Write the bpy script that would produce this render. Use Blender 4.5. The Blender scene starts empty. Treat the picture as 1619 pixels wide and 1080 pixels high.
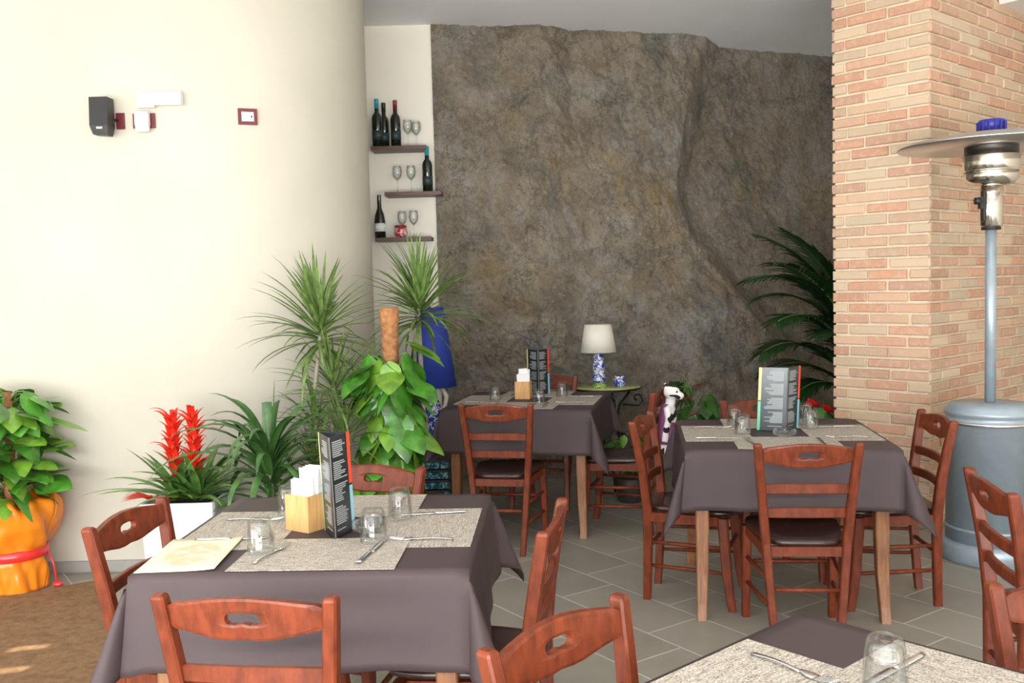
import bpy, bmesh, math, random
from math import sin, cos, pi, sqrt, atan2, radians, hypot
from mathutils import Vector, Matrix, noise
SC = bpy.context.scene
COL = SC.collection
R = random.Random(7)

# ------------------------------------------------------------ materials
def nt(name):
    m = bpy.data.materials.new(name); m.use_nodes = True
    t = m.node_tree; b = t.nodes['Principled BSDF']
    return m, t, b
def N(t, typ, **kw):
    n = t.nodes.new(typ)
    for k, v in kw.items():
        if k.startswith('i_'): n.inputs[k[2:].replace('_', ' ')].default_value = v
        else: setattr(n, k, v)
    return n
def L(t, a, b): t.links.new(a, b)
def M(name, col, rough=.5, metal=0, spec=.5, var=0, vscale=8, bump=0, bscale=60, stretch=(1,1,1), col2=None, coat=0, trans=0, alpha=1, sheen=0, sub=0):
    m, t, b = nt(name)
    c = (*col, 1)
    b.inputs['Base Color'].default_value = c
    b.inputs['Roughness'].default_value = rough
    b.inputs['Metallic'].default_value = metal
    b.inputs['Specular IOR Level'].default_value = spec
    b.inputs['Coat Weight'].default_value = coat
    b.inputs['Coat Roughness'].default_value = .15
    b.inputs['Transmission Weight'].default_value = trans
    b.inputs['Alpha'].default_value = alpha
    b.inputs['Sheen Weight'].default_value = sheen
    if var or bump:
        tc = N(t, 'ShaderNodeTexCoord'); mp = N(t, 'ShaderNodeMapping'); mp.inputs['Scale'].default_value = stretch
        L(t, tc.outputs['Object'], mp.inputs['Vector'])
    if var:
        no = N(t, 'ShaderNodeTexNoise', i_Scale=vscale, i_Detail=5.0, i_Roughness=.6)
        L(t, mp.outputs[0], no.inputs['Vector'])
        mx = N(t, 'ShaderNodeMix', data_type='RGBA')
        d = col2 or tuple(x*(1-var) for x in col)
        mx.inputs[6].default_value = (*[min(1, x*(1+var*.5)) for x in col], 1) if not col2 else c
        mx.inputs[7].default_value = (*d, 1)
        rp = N(t, 'ShaderNodeMapRange'); rp.inputs[1].default_value = .35; rp.inputs[2].default_value = .65
        L(t, no.outputs['Fac'], rp.inputs[0]); L(t, rp.outputs[0], mx.inputs[0]); L(t, mx.outputs[2], b.inputs['Base Color'])
    if bump:
        nb = N(t, 'ShaderNodeTexNoise', i_Scale=bscale, i_Detail=4.0)
        L(t, mp.outputs[0], nb.inputs['Vector'])
        bp = N(t, 'ShaderNodeBump', i_Strength=bump, i_Distance=.01)
        L(t, nb.outputs['Fac'], bp.inputs['Height']); L(t, bp.outputs[0], b.inputs['Normal'])
    return m

WOOD = M('cherry stained wood', (.165,.034,.013), .40, spec=.25, var=.36, vscale=40, stretch=(1,1,.35), coat=.08)
SEATM = M('dark brown seat', (.035,.014,.011), .28, var=.3, vscale=20, coat=.2)
LEGW = M('walnut table wood', (.29,.125,.052), .4, var=.35, vscale=8, stretch=(8,8,1))
CLOTH = M('taupe tablecloth', (.068,.048,.050), .55, spec=.25, var=.05, vscale=3, bump=.06, bscale=500)
PLASTER = M('cream plaster', (.53,.50,.415), .9, var=.07, vscale=1.1, bump=.1, bscale=8)
NICHE = M('pale plaster', (.82,.78,.69), .9, var=.03, vscale=1.5, bump=.05, bscale=10)
CEIL = M('ceiling plaster', (.86,.87,.90), .95, var=.04, vscale=1.5, bump=.15, bscale=5)
SKIRT = M('grey skirting tile', (.27,.26,.24), .5, var=.15, vscale=6)
WHITEP = M('white plastic', (.82,.82,.82), .35)
BLACKP = M('black plastic', (.012,.012,.012), .45)
PLATE = M('burgundy switch plate', (.13,.012,.02), .35)
STEEL = M('stainless steel', (.75,.70,.62), .16, metal=1)
BRUSH = M('brushed aluminium', (.62,.60,.58), .38, metal=1)
GREYM = M('grey hammered enamel', (.36,.43,.49), .38, metal=.35, var=.08, vscale=20)
CUT = M('cutlery steel', (.8,.8,.8), .12, metal=1)
IRON = M('wrought iron', (.02,.02,.02), .5, metal=.6)
SHELFW = M('dark shelf wood', (.10,.045,.03), .45, var=.3, stretch=(1,8,8), vscale=10)
BAMB = M('bamboo wood', (.66,.36,.14), .45, var=.22, vscale=12, stretch=(8,8,.6))
PAPER = M('white paper', (.88,.88,.88), .8)
SLATE = M('menu slate print', (.018,.022,.026), .3, coat=.4)
SLATE_GLARE = M('menu slate with painted glare', (.05,.065,.075), .22, coat=.6)  # paler copy of the menu slate, glare put into the colour
TXT = M('menu text print', (.38,.42,.42), .6)
RED = M('red print', (.75,.07,.03), .4); CYAN = M('pale blue print', (.25,.55,.66), .4)
YEL = M('yellow print', (.80,.66,.25), .4); GRN = M('green print', (.16,.52,.32), .4); WHITEG = M('white print', (.7,.6,.55), .4)
LEAF = M('pothos leaf', (.07,.25,.025), .28, var=.65, vscale=9, coat=.3)
LEAFD = M('dark strap leaf', (.055,.15,.032), .35, var=.5, vscale=12, coat=.2)
DRAC = M('dracaena leaf', (.14,.23,.055), .4, var=.5, vscale=15)
BROM = M('bromeliad leaf', (.13,.28,.06), .3, var=.5, vscale=10, coat=.2)
PALML = M('palm leaf', (.018,.060,.014), .42, var=.5, vscale=8)
BRACT = M('red bract', (.80,.035,.015), .35, var=.2, vscale=20)
ANTH = M('red spathe', (.55,.012,.012), .3)
CANE = M('grey cane bark', (.36,.32,.24), .8, var=.3, bump=.3)
COIR = M('coir fibre', (.42,.19,.075), .95, var=.35, vscale=40, bump=.6, bscale=150)
SOIL = M('potting soil', (.03,.02,.013), .95, bump=.5)
POTW = M('white glazed planter', (.78,.78,.83), .3)
POTD = M('dark plastic pot', (.05,.04,.035), .5)
TERR = M('terracotta', (.45,.16,.07), .8, var=.15)
RIBBON = M('red ribbon', (.75,.03,.03), .3, coat=.3)
BLUE = M('blue lamp fabric', (.018,.045,.30), .75, bump=.1, bscale=300)
SHADEW = M('cream lampshade linen', (.78,.75,.66), .85, bump=.08, bscale=400)
PURPLE = M('purple cloth', (.22,.06,.17), .9, bump=.2)
BOTTLE = M('dark bottle glass', (.008,.012,.008), .08, coat=.5)
TEAL = M('teal capsule', (.01,.30,.34), .35); CAPR = M('dark red capsule', (.20,.015,.02), .35)
LABW = M('white label', (.72,.72,.74), .6); LABD = M('dark label', (.02,.04,.04), .5)
BEAMM = M('white painted beam', (.82,.80,.78), .8)
MORTAR = M('lime mortar', (.72,.60,.45), .95, var=.10, vscale=15, bump=.5, bscale=80)

def glassmat(name, col=(1,1,1), rough=0.0, ior=1.45):
    m, t, b = nt(name); t.nodes.remove(b)
    g = N(t, 'ShaderNodeBsdfGlass', i_IOR=ior, i_Roughness=rough); g.inputs['Color'].default_value = (*col, 1)
    L(t, g.outputs[0], t.nodes['Material Output'].inputs['Surface']); return m
def thinglass():
    m, t, b = nt('clear thin glass'); t.nodes.remove(b)
    gl = N(t, 'ShaderNodeBsdfGlossy', i_Roughness=.02); tr = N(t, 'ShaderNodeBsdfTransparent'); rf = N(t, 'ShaderNodeBsdfGlass', i_IOR=1.18, i_Roughness=0.0)
    lw = N(t, 'ShaderNodeLayerWeight', i_Blend=.35); mc = N(t, 'ShaderNodeMix', data_type='RGBA'); mc.inputs[6].default_value = (.98,.99,.99,1); mc.inputs[7].default_value = (.95,.96,.96,1)
    pw = N(t, 'ShaderNodeMath', operation='POWER'); pw.inputs[1].default_value = 3.0; L(t, lw.outputs['Facing'], pw.inputs[0]); L(t, pw.outputs[0], mc.inputs[0]); L(t, mc.outputs[2], tr.inputs[0])
    fr = N(t, 'ShaderNodeFresnel', i_IOR=1.55); fm = N(t, 'ShaderNodeMath', operation='MULTIPLY_ADD'); fm.inputs[1].default_value = .45; fm.inputs[2].default_value = .02; L(t, fr.outputs[0], fm.inputs[0])
    mx = N(t, 'ShaderNodeMixShader'); L(t, fm.outputs[0], mx.inputs[0]); L(t, tr.outputs[0], mx.inputs[1]); L(t, gl.outputs[0], mx.inputs[2])
    L(t, mx.outputs[0], t.nodes['Material Output'].inputs['Surface']); return m
GLASS = thinglass()

def wrapmat():
    m, t, b = nt('orange gift wrap')
    b.inputs['Base Color'].default_value = (1,.36,.02,1); b.inputs['Roughness'].default_value = .35
    b.inputs['Coat Weight'].default_value = .5
    tr = N(t, 'ShaderNodeBsdfTranslucent'); tr.inputs[0].default_value = (1,.46,.05,1)
    mx = N(t, 'ShaderNodeMixShader', i_Fac=.4)
    L(t, b.outputs[0], mx.inputs[1]); L(t, tr.outputs[0], mx.inputs[2]); L(t, mx.outputs[0], t.nodes['Material Output'].inputs['Surface'])
    return m
WRAP = wrapmat()

def majolica(name, a=(.02,.06,.40), b2=(.80,.82,.84), scale=28, third=(.25,.5,.2)):
    m, t, b = nt(name)
    tc = N(t, 'ShaderNodeTexCoord'); v = N(t, 'ShaderNodeTexNoise', i_Scale=scale, i_Detail=1.5, i_Distortion=1.2)
    L(t, tc.outputs['Object'], v.inputs['Vector'])
    r = N(t, 'ShaderNodeValToRGB'); r.color_ramp.interpolation = 'CONSTANT'
    e = r.color_ramp.elements; e[0].color = (*a, 1); e[1].position = .5; e[1].color = (*b2, 1)
    x = e.new(.60); x.color = (*a, 1); x = e.new(.68); x.color = (*third, 1)
    L(t, v.outputs['Fac'], r.inputs[0]); L(t, r.outputs[0], b.inputs['Base Color'])
    b.inputs['Roughness'].default_value = .12; b.inputs['Coat Weight'].default_value = .6
    return m
MAJ = majolica('blue majolica'); MAJ2 = majolica('green majolica', (.10,.25,.06), (.55,.6,.2), 22, (.6,.5,.05))
MAJT = majolica('majolica tile', (.02,.10,.13), (.28,.48,.50), 30, (.08,.30,.10))
MAJR = majolica('red white majolica', (.45,.02,.02), (.82,.80,.76), 45, (.05,.08,.3))
MAJRIM = majolica('lemon green tile top', (.45,.50,.08), (.55,.6,.35), 14, (.12,.3,.06))

def placematm():
    m, t, b = nt('woven placemat')
    tc = N(t, 'ShaderNodeTexCoord')
    w = N(t, 'ShaderNodeTexNoise', i_Scale=60.0, i_Detail=3.0); mp = N(t, 'ShaderNodeMapping'); mp.inputs['Scale'].default_value = (.35, 7, 1)
    L(t, tc.outputs['Object'], mp.inputs[0]); L(t, mp.outputs[0], w.inputs['Vector'])
    w2 = N(t, 'ShaderNodeTexNoise', i_Scale=300.0, i_Detail=1.0); L(t, tc.outputs['Object'], w2.inputs['Vector'])
    ad = N(t, 'ShaderNodeMath', operation='ADD'); L(t, w.outputs['Fac'], ad.inputs[0]); L(t, w2.outputs['Fac'], ad.inputs[1])
    r = N(t, 'ShaderNodeMapRange'); r.inputs[1].default_value = .75; r.inputs[2].default_value = 1.25; L(t, ad.outputs[0], r.inputs[0])
    mx = N(t, 'ShaderNodeMix', data_type='RGBA'); mx.inputs[6].default_value = (.16,.13,.105,1); mx.inputs[7].default_value = (.66,.60,.51,1)
    L(t, r.outputs[0], mx.inputs[0]); L(t, mx.outputs[2], b.inputs['Base Color'])
    bp = N(t, 'ShaderNodeBump', i_Strength=.4, i_Distance=.003); L(t, ad.outputs[0], bp.inputs['Height']); L(t, bp.outputs[0], b.inputs['Normal'])
    b.inputs['Roughness'].default_value = .55
    return m
MATM = placematm()

def floormat():
    m, t, b = nt('grey porcelain floor tiles')
    g = N(t, 'ShaderNodeNewGeometry'); sp = N(t, 'ShaderNodeSeparateXYZ'); L(t, g.outputs['Position'], sp.inputs[0])
    def ma(op, a, c=None, v2=None):
        n = N(t, 'ShaderNodeMath', operation=op)
        for i, x in enumerate((a, c, v2)):
            if x is None: continue
            if isinstance(x, (int, float)): n.inputs[i].default_value = x
            else: L(t, x, n.inputs[i])
        return n.outputs[0]
    X, Y = sp.outputs[0], sp.outputs[1]
    u = ma('SUBTRACT', ma('MULTIPLY', X, .566), ma('MULTIPLY', Y, .824))
    v = ma('ADD', ma('MULTIPLY', X, .824), ma('MULTIPLY', Y, .566))
    vr = ma('DIVIDE', ma('SUBTRACT', v, 2.985 - 31*.31), .311)
    k = ma('FLOOR', vr); fv = ma('FRACT', vr)
    ur = ma('DIVIDE', ma('ADD', ma('ADD', u, 3.17 + 30), ma('MULTIPLY', ma('SUBTRACT', k, 31), .2)), .6)
    fu = ma('FRACT', ur); ku = ma('FLOOR', ur)
    du = ma('MULTIPLY', ma('MINIMUM', fu, ma('SUBTRACT', 1, fu)), .6)
    dv = ma('MULTIPLY', ma('MINIMUM', fv, ma('SUBTRACT', 1, fv)), .311)
    d = ma('MINIMUM', du, dv)
    mr = N(t, 'ShaderNodeMapRange'); mr.inputs[1].default_value = .0028; mr.inputs[2].default_value = .0045; L(t, d, mr.inputs[0])
    cb = N(t, 'ShaderNodeCombineXYZ'); L(t, k, cb.inputs[0]); L(t, ku, cb.inputs[1])
    wn = N(t, 'ShaderNodeTexWhiteNoise', noise_dimensions='2D'); L(t, cb.outputs[0], wn.inputs['Vector'])
    no = N(t, 'ShaderNodeTexNoise', i_Scale=3.5, i_Detail=6.0, i_Roughness=.65); L(t, g.outputs['Position'], no.inputs['Vector'])
    f = ma('ADD', ma('MULTIPLY', wn.outputs['Value'], .3), ma('MULTIPLY', no.outputs['Fac'], .8))
    mx = N(t, 'ShaderNodeMix', data_type='RGBA'); mx.inputs[6].default_value = (.21,.195,.16,1); mx.inputs[7].default_value = (.38,.355,.30,1); L(t, f, mx.inputs[0])
    m2 = N(t, 'ShaderNodeMix', data_type='RGBA'); m2.inputs[6].default_value = (.56,.53,.48,1); L(t, mr.outputs[0], m2.inputs[0]); L(t, mx.outputs[2], m2.inputs[7])
    L(t, m2.outputs[2], b.inputs['Base Color'])
    bp = N(t, 'ShaderNodeBump', i_Strength=.5, i_Distance=.002); L(t, mr.outputs[0], bp.inputs['Height']); L(t, bp.outputs[0], b.inputs['Normal'])
    b.inputs['Roughness'].default_value = .42
    return m
FLOORM = floormat()

def rockmat():
    m, t, b = nt('natural rock face')
    tc = N(t, 'ShaderNodeNewGeometry'); P = tc.outputs['Position']
    def noi(s, d=8, r=.65, dist=0.0):
        n = N(t, 'ShaderNodeTexNoise', i_Scale=s, i_Detail=float(d), i_Roughness=r, i_Distortion=dist); L(t, P, n.inputs['Vector']); return n.outputs['Fac']
    def mixc(a, c, fac, lo, hi):
        r = N(t, 'ShaderNodeMapRange'); r.inputs[1].default_value = lo; r.inputs[2].default_value = hi; L(t, fac, r.inputs[0])
        x = N(t, 'ShaderNodeMix', data_type='RGBA'); L(t, r.outputs[0], x.inputs[0])
        for i, q in ((6, a), (7, c)):
            if isinstance(q, tuple): x.inputs[i].default_value = (*q, 1)
            else: L(t, q, x.inputs[i])
        return x.outputs[2]
    c = mixc((.26,.205,.145), (.47,.40,.305), noi(3.2, 12, .78, .3), .38, .62)
    c = mixc(c, (.46,.44,.41), noi(1.7, 12, .80, .5), .50, .66)
    mp = N(t, 'ShaderNodeMapping'); mp.inputs['Location'].default_value = (3.7, 1, 9); L(t, P, mp.inputs[0])
    n2 = N(t, 'ShaderNodeTexNoise', i_Scale=1.9, i_Detail=8.0, i_Roughness=.7); L(t, mp.outputs[0], n2.inputs['Vector'])
    c = mixc(c, (.42,.30,.15), n2.outputs['Fac'], .54, .70)
    mp2 = N(t, 'ShaderNodeMapping'); mp2.inputs['Location'].default_value = (13, 4, 2); L(t, P, mp2.inputs[0])
    n3 = N(t, 'ShaderNodeTexNoise', i_Scale=2.3, i_Detail=9.0, i_Roughness=.7); L(t, mp2.outputs[0], n3.inputs['Vector'])
    c = mixc(c, (.20,.195,.165), n3.outputs['Fac'], .52, .68)
    fine = noi(30, 9, .85, .6)
    c = mixc(c, (.66,.60,.49), fine, .55, .72)
    c = mixc((.085,.068,.05), c, fine, .30, .46)
    vo = N(t, 'ShaderNodeTexVoronoi', feature='DISTANCE_TO_EDGE', i_Scale=1.6)
    wp = N(t, 'ShaderNodeTexNoise', i_Scale=2.4, i_Detail=8.0, i_Roughness=.7); L(t, P, wp.inputs['Vector'])
    va = N(t, 'ShaderNodeVectorMath', operation='MULTIPLY_ADD'); L(t, wp.outputs['Color'], va.inputs[0]); va.inputs[1].default_value = (1.3,1.3,1.3); L(t, P, va.inputs[2]); L(t, va.outputs[0], vo.inputs['Vector'])
    c = mixc((.10,.08,.058), c, vo.outputs['Distance'], .0, .016)
    L(t, c, b.inputs['Base Color'])
    bp = N(t, 'ShaderNodeBump', i_Strength=1.0, i_Distance=.06); L(t, noi(9, 15, .80, .5), bp.inputs['Height']); L(t, bp.outputs[0], b.inputs['Normal'])
    b.inputs['Roughness'].default_value = .8
    return m
ROCK = rockmat()

def brickmat():
    m, t, b = nt('weathered facing brick')
    a = N(t, 'ShaderNodeVertexColor', layer_name='Col')
    g = N(t, 'ShaderNodeNewGeometry'); n = N(t, 'ShaderNodeTexNoise', i_Scale=28.0, i_Detail=8.0, i_Roughness=.7); L(t, g.outputs['Position'], n.inputs['Vector'])
    mr = N(t, 'ShaderNodeMapRange'); mr.inputs[1].default_value = .48; mr.inputs[2].default_value = .72; mr.inputs[4].default_value = .7; L(t, n.outputs['Fac'], mr.inputs[0])
    mx = N(t, 'ShaderNodeMix', data_type='RGBA'); L(t, mr.outputs[0], mx.inputs[0]); L(t, a.outputs[0], mx.inputs[6]); mx.inputs[7].default_value = (.66,.50,.34,1)
    L(t, mx.outputs[2], b.inputs['Base Color'])
    bp = N(t, 'ShaderNodeBump', i_Strength=.6, i_Distance=.006); L(t, n.outputs['Fac'], bp.inputs['Height']); L(t, bp.outputs[0], b.inputs['Normal'])
    b.inputs['Roughness'].default_value = .9
    return m
BRICK = brickmat()

def matcoir():
    m, t, b = nt('brown coir mat')
    g = N(t, 'ShaderNodeNewGeometry')
    n = N(t, 'ShaderNodeTexNoise', i_Scale=22.0, i_Detail=9.0, i_Roughness=.8); L(t, g.outputs['Position'], n.inputs['Vector'])
    mr = N(t, 'ShaderNodeMapRange'); mr.inputs[1].default_value = .35; mr.inputs[2].default_value = .7; L(t, n.outputs['Fac'], mr.inputs[0])
    mx = N(t, 'ShaderNodeMix', data_type='RGBA'); mx.inputs[6].default_value = (.17,.085,.035,1); mx.inputs[7].default_value = (.36,.21,.10,1)
    L(t, mr.outputs[0], mx.inputs[0]); L(t, mx.outputs[2], b.inputs['Base Color'])
    bp = N(t, 'ShaderNodeBump', i_Strength=1.0, i_Distance=.01); L(t, n.outputs['Fac'], bp.inputs['Height']); L(t, bp.outputs[0], b.inputs['Normal'])
    b.inputs['Roughness'].default_value = .95
    return m
COIRMAT = matcoir()
def cowmat():
    m, t, b = nt('black and white plush')
    tc = N(t, 'ShaderNodeTexCoord'); v = N(t, 'ShaderNodeTexNoise', i_Scale=14.0, i_Detail=.5); L(t, tc.outputs['Object'], v.inputs['Vector'])
    r = N(t, 'ShaderNodeValToRGB'); r.color_ramp.interpolation = 'CONSTANT'; e = r.color_ramp.elements
    e[0].color = (.8,.78,.76,1); e[1].position = .55; e[1].color = (.012,.012,.012,1)
    L(t, v.outputs['Fac'], r.inputs[0]); L(t, r.outputs[0], b.inputs['Base Color']); b.inputs['Roughness'].default_value = .95
    return m
COW = cowmat()
def drawingmat():
    m, t, b = nt('cream paper with faint oval drawing')
    tc = N(t, 'ShaderNodeTexCoord'); mp = N(t, 'ShaderNodeMapping'); mp.inputs['Scale'].default_value = (11.5, 7.6, 1); L(t, tc.outputs['Object'], mp.inputs[0])
    gr = N(t, 'ShaderNodeTexGradient', gradient_type='QUADRATIC_SPHERE'); L(t, mp.outputs[0], gr.inputs[0])
    r = N(t, 'ShaderNodeMapRange'); r.inputs[1].default_value = .0; r.inputs[2].default_value = .04; r.inputs[4].default_value = .75; L(t, gr.outputs['Fac'], r.inputs[0])
    n = N(t, 'ShaderNodeTexNoise', i_Scale=26.0, i_Detail=4.0); L(t, tc.outputs['Object'], n.inputs['Vector'])
    c = N(t, 'ShaderNodeValToRGB'); e = c.color_ramp.elements; e[0].position = .35; e[0].color = (.56,.46,.24,1); e[1].position = .60; e[1].color = (.86,.83,.55,1)
    x = e.new(.5); x.color = (.72,.48,.36,1)
    L(t, n.outputs['Fac'], c.inputs[0])
    mx = N(t, 'ShaderNodeMix', data_type='RGBA'); mx.inputs[6].default_value = (.86,.83,.55,1); L(t, r.outputs[0], mx.inputs[0]); L(t, c.outputs[0], mx.inputs[7])
    L(t, mx.outputs[2], b.inputs['Base Color']); b.inputs['Roughness'].default_value = .7
    return m
DRAWP = drawingmat()

# ------------------------------------------------------------ mesh builder
class MB:
    def __init__(s): s.v = []; s.f = []; s.m = []; s.sm = []
    def add(s, vs, fs, mi=0, smooth=False, X=None):
        o = len(s.v)
        for p in vs:
            p = Vector(p)
            if X is not None: p = X @ p
            s.v.append(p)
        for f in fs: s.f.append([o+i for i in f]); s.m.append(mi); s.sm.append(smooth)
        return s
    def box(s, c, d, X=None, mi=0, bev=0.0):
        cx, cy, cz = c; a, b, h = d[0]/2, d[1]/2, d[2]/2
        if bev <= 0:
            vs = [(cx+i*a, cy+j*b, cz+k*h) for i in (-1,1) for j in (-1,1) for k in (-1,1)]
            return s.add(vs, [(0,1,3,2),(4,6,7,5),(0,4,5,1),(2,3,7,6),(0,2,6,4),(1,5,7,3)], mi, False, X)
        bm = bmesh.new(); bmesh.ops.create_cube(bm, size=1)
        for v in bm.verts: v.co = Vector((cx+v.co.x*d[0], cy+v.co.y*d[1], cz+v.co.z*d[2]))
        bmesh.ops.bevel(bm, geom=bm.edges[:], offset=bev, segments=2, affect='EDGES', profile=.5)
        return s.bm(bm, mi, False, X)
    def bm(s, bm, mi=0, smooth=False, X=None):
        bm.verts.index_update()
        s.add([v.co.copy() for v in bm.verts], [[v.index for v in f.verts] for f in bm.faces], mi, smooth, X); bm.free(); return s
    def lathe(s, prof, c=(0,0,0), n=28, mi=0, smooth=True, X=None, close=False, sx=1, sy=1):
        vs = []; m = len(prof)
        for i in range(n):
            a = 2*pi*i/n
            for r, z in prof: vs.append((c[0]+r*cos(a)*sx, c[1]+r*sin(a)*sy, c[2]+z))
        fs = []
        rng = m if close else m-1
        for i in range(n):
            j = (i+1) % n
            for k in range(rng):
                k2 = (k+1) % m
                fs.append((i*m+k, j*m+k, j*m+k2, i*m+k2))
        if not close:
            if prof[0][0] > 1e-4: fs.append([i*m for i in range(n)][::-1])
            if prof[-1][0] > 1e-4: fs.append([i*m+m-1 for i in range(n)])
        return s.add(vs, fs, mi, smooth, X)
    def tube(s, pts, rad, n=8, mi=0, smooth=True, X=None, rect=None, up=Vector((0,1,0))):
        pts = [Vector(p) for p in pts]
        if not isinstance(rad, (list, tuple)): rad = [rad]*len(pts)
        vs = []; fs = []
        prev = None
        for i, p in enumerate(pts):
            t = (pts[min(i+1, len(pts)-1)]-pts[max(i-1, 0)]).normalized()
            if prev is None:
                u = up if abs(t.dot(up)) < .95 else Vector((1,0,0))
                a = (u - t*u.dot(t)).normalized()
            else: a = (prev - t*prev.dot(t)).normalized()
            prev = a; b = t.cross(a)
            for k in range(n):
                g = 2*pi*k/n
                vs.append(p + (a*cos(g)+b*sin(g))*rad[i])
        for i in range(len(pts)-1):
            for k in range(n): k2 = (k+1) % n; fs.append((i*n+k, i*n+k2, (i+1)*n+k2, (i+1)*n+k))
        fs.append(list(range(n))[::-1]); fs.append([(len(pts)-1)*n+k for k in range(n)])
        return s.add(vs, fs, mi, smooth, X)
    def post(s, secs, mi=0, X=None, ch=.15):
        # secs: (x,y,z,wx,wy) -- loft of chamfered rectangles stacked along z
        vs = []; fs = []
        for x, y, z, wx, wy in secs:
            a, b = wx/2, wy/2; c = min(a, b)*2*ch
            for px, py in ((a-c,-b),(a,-b+c),(a,b-c),(a-c,b),(-a+c,b),(-a,b-c),(-a,-b+c),(-a+c,-b)): vs.append((x+px, y+py, z))
        n = 8
        for i in range(len(secs)-1):
            for k in range(n): k2 = (k+1) % n; fs.append((i*n+k, i*n+k2, (i+1)*n+k2, (i+1)*n+k))
        fs.append(list(range(n))[::-1]); fs.append([(len(secs)-1)*n+k for k in range(n)])
        return s.add(vs, fs, mi, False, X)
    def grid(s, fn, nu, nv, mi=0, smooth=True, X=None):
        vs = [fn(i/nu, j/nv) for j in range(nv+1) for i in range(nu+1)]
        fs = [(j*(nu+1)+i, j*(nu+1)+i+1, (j+1)*(nu+1)+i+1, (j+1)*(nu+1)+i) for j in range(nv) for i in range(nu)]
        return s.add(vs, fs, mi, smooth, X)
    def ell(s, c, r, n=16, mi=0, X=None):
        prof = [(max(1e-5, cos(a)), sin(a)) for a in [(-pi/2 + pi*i/n) for i in range(n+1)]]
        vs = []; m = n+1; q = n*2
        for i in range(q):
            g = 2*pi*i/q
            for rr, z in prof: vs.append((c[0]+r[0]*rr*cos(g), c[1]+r[1]*rr*sin(g), c[2]+r[2]*z))
        fs = [(i*m+k, ((i+1) % q)*m+k, ((i+1) % q)*m+k+1, i*m+k+1) for i in range(q) for k in range(m-1)]
        return s.add(vs, fs, mi, True, X)
    def leaf(s, p, az, el, ln, w, droop=1.0, fold=.25, n=7, prof=None, roll=0.0, mi=0):
        """blade that starts at p, heads along az/el and bends down by droop radians over its length"""
        p = Vector(p); vs = []; e = el
        side = Vector((-sin(az), cos(az), 0))
        for i in range(n+1):
            t = i/n
            d = Vector((cos(az)*cos(e), sin(az)*cos(e), sin(e)))
            up = side.cross(d); up = -up if up.z < 0 and abs(e) < pi/2 else up
            sd = side*cos(roll) + d.cross(side)*sin(roll)
            ww = w*(prof(t) if prof else sin(pi*min(1, .12+t*.88))**.6)*.5
            nrm = sd.cross(d)
            lift = nrm*(-fold*ww)
            vs += [p + sd*ww - lift, p.copy(), p - sd*ww - lift]
            p = p + d*(ln/n)
            e -= droop/n*(0.5+t)
        fs = []
        for i in range(n):
            a = i*3; fs += [(a, a+1, a+4, a+3), (a+1, a+2, a+5, a+4)]
        return s.add(vs, fs, mi, True)
    def build(s, name, mats, parent=None, loc=None, rotz=None, shade=True, solid=0, sub=0):
        me = bpy.data.meshes.new(name); me.from_pydata([tuple(v) for v in s.v], [], s.f); me.update()
        if not isinstance(mats, (list, tuple)): mats = [mats]
        for m in mats: me.materials.append(m)
        me.polygons.foreach_set('material_index', s.m); me.polygons.foreach_set('use_smooth', s.sm)
        o = bpy.data.objects.new(name, me); COL.objects.link(o)
        if parent: o.parent = parent
        if loc: o.location = loc
        if rotz is not None: o.rotation_euler.z = rotz
        if solid:
            q = o.modifiers.new('thick', 'SOLIDIFY'); q.thickness = solid; q.offset = 0
        if sub:
            q = o.modifiers.new('sub', 'SUBSURF'); q.levels = sub; q.render_levels = sub
        return o

def thing(name, label, cat, loc=(0,0,0), rz=0, group=None):
    o = bpy.data.objects.new(name, None); COL.objects.link(o); o.location = loc; o.rotation_euler.z = rz
    o.empty_display_size = .1
    return tag(o, label, cat, group)
def tag(o, label, cat, group=None):
    o['label'] = label; o['category'] = cat
    if group: o['group'] = group
    return o
def struct(o): o['kind'] = 'structure'; return o
def dup(root, label, loc, rz=0, group=None):
    def cp(o, par):
        c = o.copy(); COL.objects.link(c)
        if par: c.parent = par
        for ch in KIDS.get(o.name, []): cp(ch, c)
        return c
    KIDS = {}
    for o in bpy.data.objects:
        if o.parent: KIDS.setdefault(o.parent.name, []).append(o)
    c = cp(root, None); c.location = loc; c.rotation_euler.z = rz; c['label'] = label
    if group: c['group'] = group
    return c

# ------------------------------------------------------------ camera
cam = bpy.data.cameras.new('camera'); co = bpy.data.objects.new('camera', cam); COL.objects.link(co)
cam.sensor_width = 36; cam.lens = 1501.36/1619*36; cam.clip_start = .05
pt, rl = .06251994, -.02654159
fwd = Vector((0, cos(pt), -sin(pt))); up0 = Vector((0, sin(pt), cos(pt))); r0 = Vector((1,0,0))
rr = r0*cos(rl)+up0*sin(rl); uu = -r0*sin(rl)+up0*cos(rl)
Mx = Matrix((rr, uu, -fwd)).transposed().to_4x4(); Mx.translation = (0, 0, 1.51747)
co.matrix_world = Mx; SC.camera = co

# ------------------------------------------------------------ room
H = 3.45
mb = MB(); mb.add([(-4.6,-3,0),(5,-3,0),(5,9.4,0),(-4.6,9.4,0)], [(0,1,2,3)]); mb.add([(-4.6,-3,-.15),(5,-3,-.15),(5,9.4,-.15),(-4.6,9.4,-.15)], [(3,2,1,0)])
struct(mb.build('floor', FLOORM))
mb = MB(); mb.box((.2,3.2,H+.1), (9.6,12.4,.2)); struct(mb.build('ceiling', CEIL))
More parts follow.
